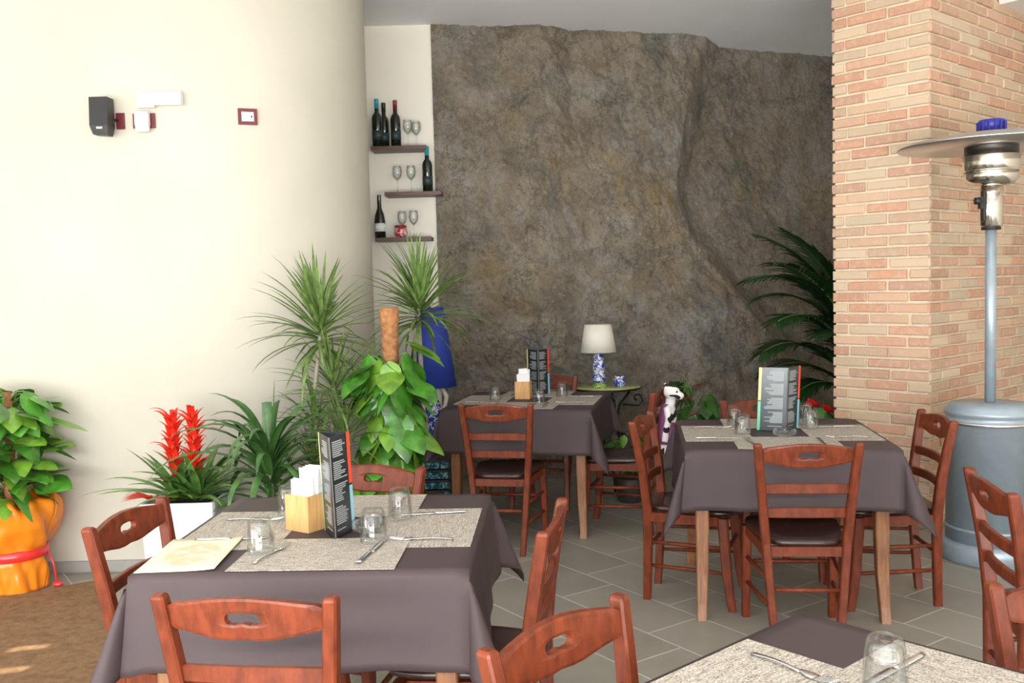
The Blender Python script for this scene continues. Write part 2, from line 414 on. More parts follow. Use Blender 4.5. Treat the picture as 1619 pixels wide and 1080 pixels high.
# left wall: straight run then a convex quarter turn away from the room
CX, CY, RR = -1.775, 6.0, .9
def wallpath(off=0.0):
    pts = [(-4.6, 5.10-off), (-3.2, 5.10-off), (CX, 5.10-off)]
    for i in range(1, 25):
        a = -pi/2 + (pi/2+.15)*i/24
        pts.append((CX+(RR+off)*cos(a), CY+(RR+off)*sin(a)))
    return pts
P = wallpath(); mb = MB()
vs = []; fs = []
P2 = P + [(-1.10, 7.35), (-4.6, 7.35)]
for x, y in P2: vs += [(x, y, 0), (x, y, H)]
n = len(P2)
for i in range(n-1): fs.append((2*i, 2*i+2, 2*i+3, 2*i+1))
for i in range(n-1):
    mb.add([vs[2*i], vs[2*i+2], vs[2*i+3], vs[2*i+1]], [(0,1,2,3)], 0, False)
mb2 = MB(); mb2.add(vs, fs, 0, True); w = struct(mb2.build('wall_left', PLASTER))
# skirting
Pa = wallpath(.002); Pb = wallpath(.014); mb = MB(); vs = []
for a, b in zip(Pa, Pb): vs += [(*a, 0), (*b, 0), (*b, .062), (*a, .062)]
fs = []
for i in range(len(Pa)-1):
    o = 4*i; fs += [(o+1, o+5, o+6, o+2), (o+2, o+6, o+7, o+3)]
mb.add(vs, fs); struct(mb.build('baseboard_left', SKIRT))
# pale plaster strip that carries the shelves
mb = MB(); mb.box((-.90, 7.32, H/2), (.74+.02, .2, H)); struct(mb.build('wall_back', NICHE))
# rock face
K = [(-.56,7.20),(-.3,7.26),(.02,7.33),(.26,7.28),(.40,7.36),(.51,7.48),(.75,7.53),(1.0,7.57),(1.25,7.63),(1.48,7.70),(1.62,7.80),(1.72,7.98),(1.83,8.16),(2.2,8.36),(2.9,8.58),(3.6,8.75),(4.6,8.9)]
def contour(x):
    if x <= K[0][0]: return K[0][1]
    for (x0,y0),(x1,y1) in zip(K, K[1:]):
        if x <= x1:
            t = (x-x0)/(x1-x0); return y0+(y1-y0)*t
    return K[-1][1]
def fb(p, o=5): return noise.fractal(Vector(p), 1.0, 2.0, o)
def rockp(u, v):
    x = -.545 + u**1.0*5.0; z = v*(H+.02)
    h = (H-z)
    # the ridge at the top right wanders left lower down
    sh = .30*sin(h*1.1) - .55*max(0, h-1.3)
    y = contour(x + sh*min(1, max(0, (x-.9)/.6)))
    k = min(1, h/.5)
    m = min(1, (x+.545)/.25)
    y -= (.13*fb((x*.8+3, z*.7, 1.3), 3) + .02)*k*m
    q = 1.0*x+.35*z
    r = 1-abs(noise.noise(Vector((q*1.1+5, z*.55-x*.2, 7.7)))*2)
    y -= .05*(r-.5)*k*m
    c = noise.voronoi(Vector((x*1.7+.5*fb((x*2, z*2, 5), 3), z*1.4+.5*fb((x*2, z*2, 8), 3), .4)))[0]
    y -= .07*min(.45, (c[1]-c[0]))*m*k
    y -= .045*fb((x*3.2+z, z*3.2-x*.6, 4), 6)*m + .030*fb((x*11+z*3, z*9, 9), 5)*m
    y -= .011*fb((x*36, z*30, 2), 3)
    y -= .08*max(0, 1-z)*m*.4
    return (x, y, z)
mb = MB(); mb.grid(rockp, 700, 480); rk = struct(mb.build('wall_rock', ROCK))
# white painted bead where the rock meets the ceiling
# right side and facade behind the camera
mb = MB(); mb.box((4.95, 3.2, H/2), (.1, 12.4, H)); struct(mb.build('wall_right', NICHE))
mb = MB(); mb.box((.2, -2.95, 3.15), (9.6, .12, .6))
for x in (-4.5, 4.9): mb.box((x, -2.95, 1.425), (.2, .12, 2.85))
struct(mb.build('wall_front', PLASTER))
mb = MB(); mb.box((-4.55, .1, 3.15), (.12, 6.0, .6)); mb.box((-4.55, 4.1, H/2), (.12, 2.0, H)); mb.box((-4.55, -2.7, 1.425), (.12, .4, 2.85))
struct(mb.build('wall_left_side', PLASTER))
mb = MB(); mb.add([(-30,-30,-.16),(30,-30,-.16),(30,9.3,-.16),(-30,9.3,-.16)], [(0,1,2,3)])
struct(mb.build('ground', M('pale outdoor paving', (.68,.66,.62), .9)))
# brick pier
C0 = Vector((2.425, 5.50, 0)); DL = Vector((-.662, .749, 0)).normalized(); DR = Vector((.749, .662, 0)).normalized()
WL, WR = .605, 2.0
mb = MB()
a = C0 + DL*.008 + DR*.008; b = C0+DL*(WL-.008)+DR*.008; c = C0+DL*(WL-.008)+DR*WR; d = C0+DL*.008+DR*WR
mb.add([a, d, c, b, a+Vector((0,0,H)), d+Vector((0,0,H)), c+Vector((0,0,H)), b+Vector((0,0,H))], [(0,1,5,4),(1,2,6,5),(2,3,7,6),(3,0,4,7)])
struct(mb.build('wall_pier', MORTAR))
bv, bf, bc = [], [], []
PAL = [(.62,.31,.20),(.62,.34,.23),(.60,.29,.185),(.66,.45,.30),(.68,.52,.36),(.63,.48,.33),(.60,.40,.27),(.55,.31,.21),(.66,.42,.28),(.62,.50,.36),(.64,.38,.26)]
def brick(o, du, nrm, u0, u1, z0, z1):
    du = Vector(du); n = Vector(nrm); q = .009; b0 = len(bv)
    j = lambda s=.003: R.uniform(-s, s)
    pr = .006 + j(.003)
    u0 += j(.004); u1 += j(.004); z0 += j(.002); z1 += j(.002)
    def ring(ins, dep):
        return [o+du*(u0+ins+j(.0015))+Vector((0,0,z0+ins+j(.0015)))+n*dep, o+du*(u1-ins+j(.0015))+Vector((0,0,z0+ins+j(.0015)))+n*dep,
                o+du*(u1-ins+j(.0015))+Vector((0,0,z1-ins+j(.0015)))+n*dep, o+du*(u0+ins+j(.0015))+Vector((0,0,z1-ins+j(.0015)))+n*dep]
    bv.extend(ring(0, -.012)); bv.extend(ring(.001, pr-.006)); bv.extend(ring(.004, pr-.0015)); bv.extend(ring(q, pr))
    col = R.choice(PAL); k = R.uniform(.82, 1.02); col = tuple(min(1, (x*.76+g_*.24)*k) for x, g_ in zip(col, (.63,.47,.33)))
    for r in range(3):
        for i in range(4):
            i2 = (i+1) % 4; bf.append((b0+r*4+i, b0+r*4+i2, b0+r*4+4+i2, b0+r*4+4+i)); bc.append(col)
    bf.append((b0+12, b0+13, b0+14, b0+15)); bc.append(col)
CH = .0668
for r in range(int(H/CH)+1):
    z0 = r*CH+.006; z1 = min(H-.001, z0+CH-.013)
    if z1-z0 < .012: continue
    for face in (0, 1, 2):
        if face == 0: o, du, nn, wd, st = C0, DL, -DR, WL, (0 if r % 2 else -.125)
        elif face == 1: o, du, nn, wd, st = C0, DR, -DL, WR, (-.125 if r % 2 else 0)
        else: o, du, nn, wd, st = C0+DL*WL, DR, DL, .5, (0 if r % 2 else -.125)
        if r % 3 == 2 and face < 2: st -= .0
        u = st
        while u < wd-.02:
            bl = .246*R.uniform(.94, 1.05); u1 = u+bl
            a0, a1 = max(u, -.004), min(u1, wd+(.004 if face != 1 else 0))
            if a1-a0 > .03: brick(o, du, nn, a0, a1, z0, z1)
            u = u1+.014
me = bpy.data.meshes.new('wall_pier_bricks'); me.from_pydata([tuple(v) for v in bv], [], bf)
ca = me.color_attributes.new('Col', 'FLOAT_COLOR', 'CORNER')
k = 0
for p in me.polygons:
    for li in p.loop_indices: ca.data[li].color = (*bc[p.index], 1)
me.materials.append(BRICK); o = bpy.data.objects.new('wall_pier_bricks', me); COL.objects.link(o); struct(o)
# ceiling beam meeting the pier
Bp = C0+DR*.955; zb = 3.19; nO = -DL
a = Bp; b = Bp+DR*.45; e = Bp+nO*6; f = b+nO*6
mb = MB(); mb.add([(p.x, p.y, zb) for p in (a, b, f, e)]+[(p.x, p.y, H) for p in (a, b, f, e)], [(0,3,2,1),(4,5,6,7),(0,4,7,3),(1,2,6,5),(0,1,5,4),(3,7,6,2)])
struct(mb.build('trim_1', BEAMM))

# ------------------------------------------------------------ chair
def make_chair(label):
    t = thing('dining_chair', label, 'chair', group='ladder-back dining chairs')
    for s in (-1, 1):   # tall rear legs
        mb = MB()
        mb.post([(s*.122,-.196,0,.030,.034),(s*.128,-.192,.05,.031,.036),(s*.145,-.182,.26,.033,.040),(s*.158,-.178,.44,.035,.044),(s*.172,-.192,.60,.034,.042),(s*.184,-.213,.73,.033,.039),(s*.195,-.234,.846,.032,.036),(s*.1953,-.235,.852,.029,.033),(s*.1956,-.2355,.856,.020,.024)])
        mb.build('leg', WOOD, t)
    for s in (-1, 1):
        mb = MB()
        mb.post([(s*.187,.212,0,.032,.034),(s*.187,.200,.07,.033,.038),(s*.186,.188,.18,.036,.042),(s*.184,.178,.32,.038,.045),(s*.182,.172,.425,.040,.046)])
        mb.build('leg', WOOD, t)
    # seat: rounded dished board
    def outline(k, n=44):
        pts = []
        for i in range(n):
            a = 2*pi*i/n; c, s = cos(a), sin(a)
            e = .45
            x = abs(c)**e*(1 if c > 0 else -1); y = abs(s)**e*(1 if s > 0 else -1)
            wx = .150+.062*(y+1)/2
            pts.append((x*wx*k, .012+y*.215*k+ (.012*(1-x*x) if y > 0 else 0)))
        return pts
    mb = MB(); rings = [(.96,.432),(1.0,.437),(1.01,.446),(.995,.455),(.96,.459),(.7,.457),(.35,.452)]
    vs = []; fs = []; n = 44
    for k, z in rings: vs += [(x, y, z) for x, y in outline(k)]
    for i in range(len(rings)-1):
        for j in range(n): j2 = (j+1) % n; fs.append((i*n+j, i*n+j2, (i+1)*n+j2, (i+1)*n+j))
    fs.append(list(range(n))[::-1]); fs.append([(len(rings)-1)*n+j for j in range(n)])
    mb.add(vs, fs, 0, True); mb.build('seat', SEATM, t)
    mb = MB()   # apron under the seat
    mb.box((0,.172,.408), (.33,.020,.042)); mb.box((0,-.178,.408), (.29,.018,.04))
    for s in (-1, 1):
        Xr = Matrix.Translation((s*.171, -.003, .408)) @ Matrix.Rotation(s*-.07, 4, 'Z'); mb.box((0,0,0), (.020,.32,.042), Xr)
    mb.build('seat_frame', WOOD, t)
    # crest rail with hand hole, bowed to the rear
    def yb(x, z): return -.234 + (.856-z)*.165 - .022*(1-(x/.19)**2) + .004
    ho = []; nh = 28
    for i in range(nh):
        a = 2*pi*i/nh; c, s = cos(a), sin(a)
        hx = (abs(c)**.55)*(1 if c > 0 else -1)*.040; hz = (abs(s)**.8)*(1 if s > 0 else -1)*.0155
        if s < 0: hz += .006*math.exp(-(hx/.010)**2) + .003*math.exp(-((abs(hx)-.022)/.006)**2)
        ho.append((hx, .806+hz))
    def top(x): return .834 + .021*cos(min(1, abs(x)/.185)*pi/2)**1.2
    def bot(x):
        q = abs(x)/.19; return .778 - .026*(0 if q > .95 else (cos(min(1, q/.95)*pi)+1)/2)**.8 + .007*math.exp(-(x/.035)**2)
    # outer boundary points matched by angle
    ou = []
    for i in range(nh):
        a = 2*pi*i/nh; c, s = cos(a), sin(a)
        if abs(c)*.05 >= abs(s)*.19*.0 and abs(s) < .30:
            x = .183*(1 if c > 0 else -1); zt, zbm = top(x), bot(x); ou.append((x, (zt+zbm)/2 + (zt-zbm)/2*s/.30))
        else:
            q = atan2(abs(c), abs(s))/atan2(sqrt(1-.09), .30); x = .183*q*(1 if c > 0 else -1)
            ou.append((x, top(x) if s > 0 else bot(x)))
    vs = []; fs = []; Tn = .0105
    nr = 7
    for side in (1, -1):
        for r in range(nr):
            w = r/(nr-1)
            for (hx, hz), (ox, oz) in zip(ho, ou):
                x, z = hx+(ox-hx)*w, hz+(oz-hz)*w
                e = Tn - (.002 if r in (0, nr-1) else 0)
                vs.append((x, yb(x, z)+side*e, z))
    A = nr*nh
    for r in range(nr-1):
        for i in range(nh):
            i2 = (i+1) % nh
            fs.append((r*nh+i, (r+1)*nh+i, (r+1)*nh+i2, r*nh+i2)); fs.append((A+r*nh+i, A+r*nh+i2, A+(r+1)*nh+i2, A+(r+1)*nh+i))
    for i in range(nh):
        i2 = (i+1) % nh; fs.append((i, i2, A+i2, A+i)); q = (nr-1)*nh; fs.append((q+i, A+q+i, A+q+i2, q+i2))
    mb = MB(); mb.add(vs, fs, 0, False); mb.build('crest_rail', WOOD, t)
    for zc, hw in ((.665,.176),(.565,.166)):
        mb = MB(); vs = []; fs = []; n = 14
        for i in range(n+1):
            x = -hw+2*hw*i/n; q = 1-(x/hw)**2
            yy = -.234+(.856-zc)*.165+.004-.020*q
            for dz, dy in ((-.019,-.006),(-.015,-.009),(.015,-.009),(.019,-.006),(.019,.006),(.015,.009),(-.015,.009),(-.019,.006)):
                vs.append((x, yy+dy, zc+dz+.006*q*(1 if dz > 0 else .6)))
        for i in range(n):
            for k in range(8): k2 = (k+1) % 8; fs.append((i*8+k, i*8+k2, i*8+8+k2, i*8+8+k))
        fs.append(list(range(8))); fs.append([n*8+k for k in range(8)][::-1])
        mb.add(vs, fs); mb.build('back_slat', WOOD, t)
    for s in (-1, 1):
        for z in (.285, .17):
            xr = .122+(z/.44)*.036
            mb = MB(); mb.tube([(s*xr,-.186,z),(s*(xr+.187)/2,0,z),(s*.186,.190,z)], [.008,.0105,.008], 8); mb.build('stretcher', WOOD, t)
    mb = MB(); mb.tube([(-.143,-.184,.25),(0,-.184,.25),(.143,-.184,.25)], [.009,.011,.009], 8); mb.build('stretcher', WOOD, t)
    mb = MB(); mb.tube([(-.184,.184,.26),(0,.184,.26),(.184,.184,.26)], [.009,.011,.009], 8); mb.build('stretcher', WOOD, t)
    return t
def chpos(x, y, yaw): return (x - sin(yaw)*.16, y + cos(yaw)*.16, 0)
chairs = [
 ('ladder-back wooden chair with its back to the viewer at the front left table', *chpos(-.586,2.097,-.13), -.13),
 ('wooden chair pushed to the near side of the right-hand table', *chpos(1.16,3.769,-.10), -.10),
 ('wooden chair with its back to the viewer at the far table by the rock', *chpos(-.085,5.235,-.20), -.20),
 ('wooden chair at the right-hand table, left side, seen from its side, beside the plush toy', *chpos(.686,4.525,-1.93), -1.93),
 ('wooden chair at the right-hand table standing before the brick pier and the patio heater', *chpos(1.874,4.348,1.50), 1.50),
 ('wooden chair on the left side of the front left table, nearest the red bromeliad', *chpos(-1.105,2.83,-1.74), -1.74),
 ('wooden chair seen edge-on at the right side of the front left table', *chpos(.031,2.683,1.389), 1.389),
 ('large close-up wooden chair angled between the front left table and the bottom corner table', *chpos(.13,1.768,-2.336), -2.336),
 ('wooden chair with a plush toy on its back beside the far table', *chpos(.800,5.672,1.253), 1.253),
 ('cropped wooden chair at the right edge in front of the grey heater', *chpos(1.569,2.95,-1.72), -1.72),
 ('reddish wooden chair behind the front left table, below the pothos', -.606,3.25,0, radians(160)),
 ('wooden chair on the far side of the right-hand table, half hidden by the menu', 1.314,4.806,0, radians(180)),
 ('wooden chair against the rock behind the far table, near the cream lamp', .20,6.46,0, radians(167.5)),
 ('wooden chair at the lower right corner, its pale crest rail cut by the frame', 1.185,1.725,0, radians(176)),
]
c0 = None
for lab, x, y, z, yaw in chairs:
    if c0 is None: c0 = make_chair(lab); c0.location = (x, y, 0); c0.rotation_euler.z = yaw
    else: dup(c0, lab, (x, y, 0), yaw)

# ------------------------------------------------------------ tables
TS = .453; HT = .762
def make_table(label, loc, rz):
    t = thing('dining_table', label, 'table', loc, rz, 'square wooden dining tables')
    mb = MB(); mb.box((0,0,HT-.017), (.896,.896,.026), bev=.004); mb.build('tabletop', LEGW, t)
    mb = MB()
    for s in (-1, 1): mb.box((0,s*.385,HT-.075), (.76,.022,.09)); mb.box((s*.385,0,HT-.075), (.022,.76,.09))
    mb.build('apron', LEGW, t)
    for sx in (-1, 1):
        for sy in (-1, 1):
            mb = MB(); mb.post([(sx*.392,sy*.412,0,.042,.046),(sx*.390,sy*.398,.07,.043,.047),(sx*.385,sy*.383,.20,.050,.054),(sx*.383,sy*.378,.40,.058,.060),(sx*.383,sy*.378,HT-.03,.062,.062)], ch=.08)
            mb.build('leg', LEGW, t)
    return t
tabs = [((-.565,2.922,0), -.044, 'front left table laid with a yellow paper sheet'), ((1.252,4.494,0), -.127, 'right-hand table in front of the brick pier'),
        ((.10,6.01,0), -.218, 'far table beside the rock wall'), ((.589,1.438,0), radians(41.2), 'cropped table at the bottom right corner')]
def cloth(seed, s=.265, corner=None):
    rg = random.Random(seed); a = TS+.002; n = 84; Lh = a+s
    ph = [rg.uniform(0, 6.28) for _ in range(12)]
    def fn(u, v):
        # param space concentrated on the skirts
        x = (u*2-1)*Lh; y = (v*2-1)*Lh
        ax, ay = abs(x), abs(y); sx = 1 if x > 0 else -1; sy = 1 if y > 0 else -1
        ex, ey = max(0, ax-a), max(0, ay-a)
        z = HT+.0015; px, py = min(ax, a), min(ay, a)
        if ex == 0 and ey == 0: return (x, y, z)
        if ex > 0 and ey > 0:
            r = hypot(ex, ey); f = atan2(ey, ex)/(pi/2)       # 0 on the x skirt, 1 on the y skirt
            ci = (0 if sx < 0 else 1)+(0 if sy < 0 else 2)
            out = .33*sin(pi*f)**1.3; flare = .10
            sw = .16*sin(2*pi*f)*(1 if ci % 2 else -1)
            d = sqrt(max(.05, 1-out*out-flare*flare))
            ox = (out*.707+flare*(1-f)+sw*.5); oy = (out*.707+flare*f-sw*.5)
            return (sx*(a+r*ox), sy*(a+r*oy), z - r*d - .004)
        e = ex+ey
        if ex > 0: t = y/a; side = 0 if sx < 0 else 1
        else: t = x/a; side = 2 if sy < 0 else 3
        q = e/s
        nearc = abs(t)**6
        wv = .010*q*sin(t*4.2+ph[side])+.006*q*sin(t*9+ph[side+4])
        o = .10*e*(1) + wv*(1-nearc)
        rd = .006*(1-math.exp(-e/.006)); 
        zz = z - e*.99 + rd*.4
        if ex > 0: return (sx*(a+o), y*(1+.0*e), zz)
        return (x, sy*(a+o), zz)
    # non-uniform parameter so that the fold line falls on grid lines
    ks = [i/24*2-1 for i in range(25)]
    seq = [-Lh + s*i/12 for i in range(12)] + [a*k for k in ks] + [a + s*i/12 for i in range(1, 13)]
    m = len(seq); vs = []
    for yv in seq:
        for xv in seq: vs.append(fn((xv/Lh+1)/2, (yv/Lh+1)/2))
    fs = [(j*m+i, j*m+i+1, (j+1)*m+i+1, (j+1)*m+i) for j in range(m-1) for i in range(m-1)]
    mb = MB(); mb.add(vs, fs, 0, True); return mb
tb0 = None
TN = []
for i, (loc, rz, nm) in enumerate(tabs):
    if tb0 is None: tb0 = make_table('wooden '+nm, loc, rz)
    else: dup(tb0, 'wooden '+nm, loc, rz)
    c = cloth(i+3).build('tablecloth', CLOTH, None, loc, rz, solid=.0022)
    c['label'] = 'taupe tablecloth draped over the '+nm; c['category'] = 'tablecloth'; c['group'] = 'taupe tablecloths'
def tp(i, x, y, z=0):
    (lx, ly, _), rz, _n = tabs[i]; return (lx+x*cos(rz)-y*sin(rz), ly+x*sin(rz)+y*cos(rz), HT+.0032+z)
def tinv(i, X, Y):
    (lx, ly, _), rz, _n = tabs[i]; dx, dy = X-lx, Y-ly; return (dx*cos(rz)+dy*sin(rz), -dx*sin(rz)+dy*cos(rz))
# placemats, forks, knives
def placemesh():
    mb = MB(); mb.box((0,0,.0009), (.455,.310,.0018)); return mb
def forkmesh():
    mb = MB(); Z = .002
    mb.grid(lambda u, v: ((v-.5)*(.012-.004*sin(pi*u)), -.10+u*.115, Z+.0015+.004*sin(pi*u)), 10, 2)
    mb.grid(lambda u, v: ((v-.5)*(.007+.017*min(1, u*1.6)), .013+u*.035, Z+.0035-.002*u), 8, 2)
    for k in range(4):
        x = -.0095+k*.00635
        mb.grid(lambda u, v, x=x: (x+(v-.5)*.003, .047+u*.045, Z+.0015+.006*u*u), 6, 1)
    return mb
def knifemesh():
    mb = MB(); Z = .002
    mb.grid(lambda u, v: ((v-.5)*(.013+.003*sin(pi*u)), -.11+u*.105, Z+.002+.003*sin(pi*v)), 8, 4)
    mb.grid(lambda u, v: (-.006+v*(.018-.014*max(0, u-.75)*4*max(0, u-.75)*4*.9), -.006+u*.115, Z+.0015), 14, 2)
    return mb
pm0 = placemesh().build('placemat', MATM); fk0 = forkmesh().build('fork', CUT, solid=.0016); kn0 = knifemesh().build('knife', CUT, solid=.0018)
used = {'p': 0, 'f': 0, 'k': 0}
TW = ['front left table', 'right-hand table by the brick pier', 'far table by the rock', 'bottom right corner table']
SN = {0: 'near side', 1: 'right side', 2: 'far side', 3: 'left side'}
def place(proto, key, label, loc, rz, grp, cat):
    if used[key] == 0: o = proto; used[key] = 1
    else: o = proto.copy(); COL.objects.link(o)
    o.location = loc; o.rotation_euler.z = rz; tag(o, label, cat, grp); return o
zo = {0: 0.0, 2: 0.0, 1: .0021, 3: .0021}
SIDE3 = {3: 'upper right side', 2: 'upper left side'}
for ti in range(4):
    rz0 = tabs[ti][1]
    for k in range(4):
        if ti == 3 and k in (0, 3): continue
        a = k*pi/2   # 0: near (-y), 1: right(+x), 2: far, 3: left
        cxy = {0: (0,-1), 1: (1,0), 2: (0,1), 3: (-1,0)}[k]
        off = .453-.155-(.012 if ti else .012)
        dz = 0 if k % 2 else .0021
        sd = SN[k]
        if ti == 3: sd = {1: 'upper right edge', 2: 'upper left edge'}[k]
        ex = .03 if (ti == 0 and k == 0) else 0
        x, y = cxy[0]*off+ex, cxy[1]*off
        r = rz0+a
        place(pm0, 'p', 'grey woven placemat on the %s of the %s' % (sd, TW[ti]), tp(ti, x, y, dz), r, 'woven placemats', 'placemat')
        # local frame of the setting: along edge ux, inward uy
        ux = (cos(a), sin(a)); uy = (-sin(a), cos(a))
        jf, jk = R.uniform(-.12, .12), R.uniform(-.15, .15)
        fx, kx = -.155, .155
        if ti == 0 and k == 0: fx, kx, jf, jk = -.145, .135, -.22, -.12
        if ti == 0 and k == 3: fx, kx = -.11, .12
        place(fk0, 'f', 'steel fork on the %s placemat of the %s' % (sd, TW[ti]), tp(ti, x+ux[0]*fx, y+ux[1]*fx, dz+.0018), r+jf, 'steel forks', 'fork')
        place(kn0, 'k', 'steel knife on the %s placemat of the %s' % (sd, TW[ti]), tp(ti, x+ux[0]*kx, y+ux[1]*kx, dz+.0018), r+jk, 'steel knives', 'knife')
# tumblers standing upside down
mb = MB(); mb.lathe([(.0375,0),(.0392,0),(.0394,.012),(.0375,.055),(.0335,.086),(.0295,.095),(.022,.097),(0.0001,.0965),(0.0001,.082),(.022,.0815),(.0295,.077),(.0325,.055),(.0368,.014)], n=32, close=True)
gl0 = mb.build('water_glass', GLASS); first = True
G = [(0,-.731,2.666,'on the left of the front left table, by the yellow paper sheet'),(0,-.421,2.745,'on the near side of the front left table, before the ashtray'),(0,-.375,3.021,'at the back right of the front left table'),(0,-.752,3.111,'behind the napkin box of the front left table'),
     (1,1.11,4.741,'back one of the pair at the left of the right-hand table'),(1,1.085,4.48,'front one of the pair at the left of the right-hand table'),(1,1.49,4.825,'back one of the pair right of the menu on the right-hand table'),(1,1.445,4.60,'front one of the pair right of the menu on the right-hand table'),
     (2,-.117,6.03,'left of the napkin box on the far table'),(2,.154,5.76,'in front of the menu on the far table'),(2,.315,6.12,'right of the menu on the far table'),(3,.655,1.665,'on the bottom right corner table')]
for ti, X, Y, l in G:
    g = gl0 if first else gl0.copy()
    if not first: COL.objects.link(g)
    first = False
    x, y = tinv(ti, X, Y); g.location = tp(ti, x, y, .0045); tag(g, 'upside-down clear tumbler '+l, 'glass', 'upside-down water glasses')
# ashtrays
mb = MB(); pr = [(.030,0),(.052,.003),(.056,.028),(.052,.034),(.046,.030),(.038,.010),(.0001,.008),(.0001,0)]
mb.lathe(pr, n=28, close=False)
as0 = mb.build('ashtray', GLASS)
for k, (ti, X, Y, l) in enumerate([(0,-.452,2.87,'front left table, right of the menu'),(1,1.262,4.40,'right-hand table, before the menu')]):
    g = as0 if k == 0 else as0.copy()
    if k: COL.objects.link(g)
    x, y = tinv(ti, X, Y); g.location = tp(ti, x, y, .002); tag(g, 'clear glass ashtray on the '+l, 'ashtray', 'glass ashtrays')
# napkin boxes
def napkinbox(ti, X, Y, rz, label, np):
    x, y = tinv(ti, X, Y); t = thing('napkin_box', label, 'napkin box', tp(ti, x, y), rz, 'wooden napkin boxes')
    w, h = .098, .112; mb = MB(); th = .008
    for s in (-1, 1): mb.box((s*(w/2-th/2),0,h/2), (th,w,h)); mb.box((0,s*(w/2-th/2),h/2), (w-2*th,th,h))
    mb.box((0,0,.005), (w-2*th,w-2*th,.01)); mb.build('box', BAMB, t)
    mb = MB(); rg = random.Random(5)
    for i in range(np):
        q = -.034+.068*i/(np-1); hh = h+.015+ (.055 if i > np*.35 else .022)+rg.uniform(-.004, .006)
        Xm = Matrix.Translation((rg.uniform(-.004,.004), q, 0)) @ Matrix.Rotation(rg.uniform(-.05,.05), 4, 'Y')
        ww = .078 if i <= np*.35 else .055
        mb.box((0.006 if ww < .07 else 0,0,(hh+.02)/2+.006), (ww,.005,hh-.02), Xm)
    n = mb.build('napkins', PAPER, t); n['label'] = 'stack of white folded napkins'
    return t
napkinbox(0, -.652, 2.935, radians(-33), 'square bamboo box of white napkins on the front left table', 11)
napkinbox(2, .066, 6.11, radians(-10), 'square bamboo box of white napkins on the far table', 9)
# tri-fold menus
def menu(ti, B, dirL, dirR, w, h, label, leftglare, lean=0.0):
    t = thing('menu_stand', label, 'menu', (B[0], B[1], HT+.0035+.003), 0, 'folding table menus')
    def panel(d, name, m, front, strips, tilt):
        dx, dy = cos(d), sin(d); nx, ny = front
        def P(u, z, off=0.0): return (dx*u+nx*off+tilt*z, dy*u+ny*off, z)
        mb = MB(); T = .0015
        vs = [P(0,0,-T),P(w,0,-T),P(w,h,-T),P(0,h,-T),P(0,0,T),P(w,0,T),P(w,h,T),P(0,h,T)]
        mb.add(vs, [(0,1,2,3),(4,7,6,5),(0,4,5,1),(3,2,6,7),(0,3,7,4),(1,5,6,2)]); pa = mb.build(name, m, t)
        tx = MB(); rg = random.Random(len(name)); z = h-.02; k = 0
        while z > .02:
            if k % 9 == 8: z -= .012
            u0 = w*.12; u1 = w*rg.uniform(.45, .78)
            tx.add([P(u0,z,.0022),P(u1,z,.0022),P(u1,z+.0032,.0022),P(u0,z+.0032,.0022)], [(0,1,2,3)]); z -= .0062; k += 1
        tt = tx.build('printed_text', TXT, pa); tt['label'] = 'rows of small pale print'
        for (m2, u0, u1, z0, z1, nm) in strips:
            sb = MB(); sb.add([P(w*u0,h*z0,.0024),P(w*u1,h*z0,.0024),P(w*u1,h*z1,.0024),P(w*u0,h*z1,.0024)], [(0,1,2,3)]); q = sb.build('colour_strip', m2, pa); q['label'] = nm
    vL = (-sin(dirL)*-1, cos(dirL)*-1)  # outward normals chosen towards the viewer
    def outn(d):
        n1 = (sin(d), -cos(d)); v = (-B[0], -B[1])
        return n1 if n1[0]*v[0]+n1[1]*v[1] > 0 else (-n1[0], -n1[1])
    panel(dirL, 'left_panel', SLATE_GLARE if leftglare else SLATE, outn(dirL), [(YEL,.90,1.0,.48,1.0,'yellow upper edge strip'),(GRN,.90,1.0,0,.46,'green lower edge strip')], lean)
    panel(dirR, 'right_panel', SLATE, outn(dirR), [(RED,.84,1.0,.48,1.0,'red upper edge strip'),(CYAN,.84,1.0,0,.46,'pale blue lower edge strip'),(WHITEG,0,.02,0,1,'pale fold line')], lean)
    a = Vector((cos(dirL)*w, sin(dirL)*w, 0)); b = Vector((cos(dirR)*w, sin(dirR)*w, 0))
    mb = MB(); up = Vector((lean*h, 0, h)); e = Vector((0,.0,0)); n = (b-a).normalized().cross(Vector((0,0,1)))*.0015
    mb.add([a-n,b-n,b+up-n,a+up-n,a+n,b+n,b+up+n,a+up+n], [(0,1,2,3),(4,7,6,5),(0,4,5,1),(3,2,6,7),(0,3,7,4),(1,5,6,2)])
    mb.build('rear_panel', SLATE, t); return t
menu(0, (-.541,2.780), radians(114), radians(72), .125, .305, 'tall dark folding menu with a red edge beside the bamboo box, front left table', False, -.03)
menu(1, (1.300,4.52), radians(154), radians(48), .135, .305, 'glossy folding menu standing on the right-hand table', True, .05)
menu(2, (.165,6.215), radians(122), radians(52), .125, .30, 'dark folding menu with a red strip on the far table', False, 0)
# paper sheet
mb = MB(); mb.grid(lambda u, v: ((u-.5)*.213, (v-.5)*.335, .0008+.004*(abs(u-.5)*2)**3*(1 if u > .5 else 0)), 8, 8)
x, y = tinv(0, -.925, 2.662); o = mb.build('paper_menu_sheet', DRAWP, None, tp(0, x, y, .0035), radians(2), solid=.0006)
tag(o, 'cream yellow paper sheet with a faint oval drawing on the front left table', 'paper sheet')

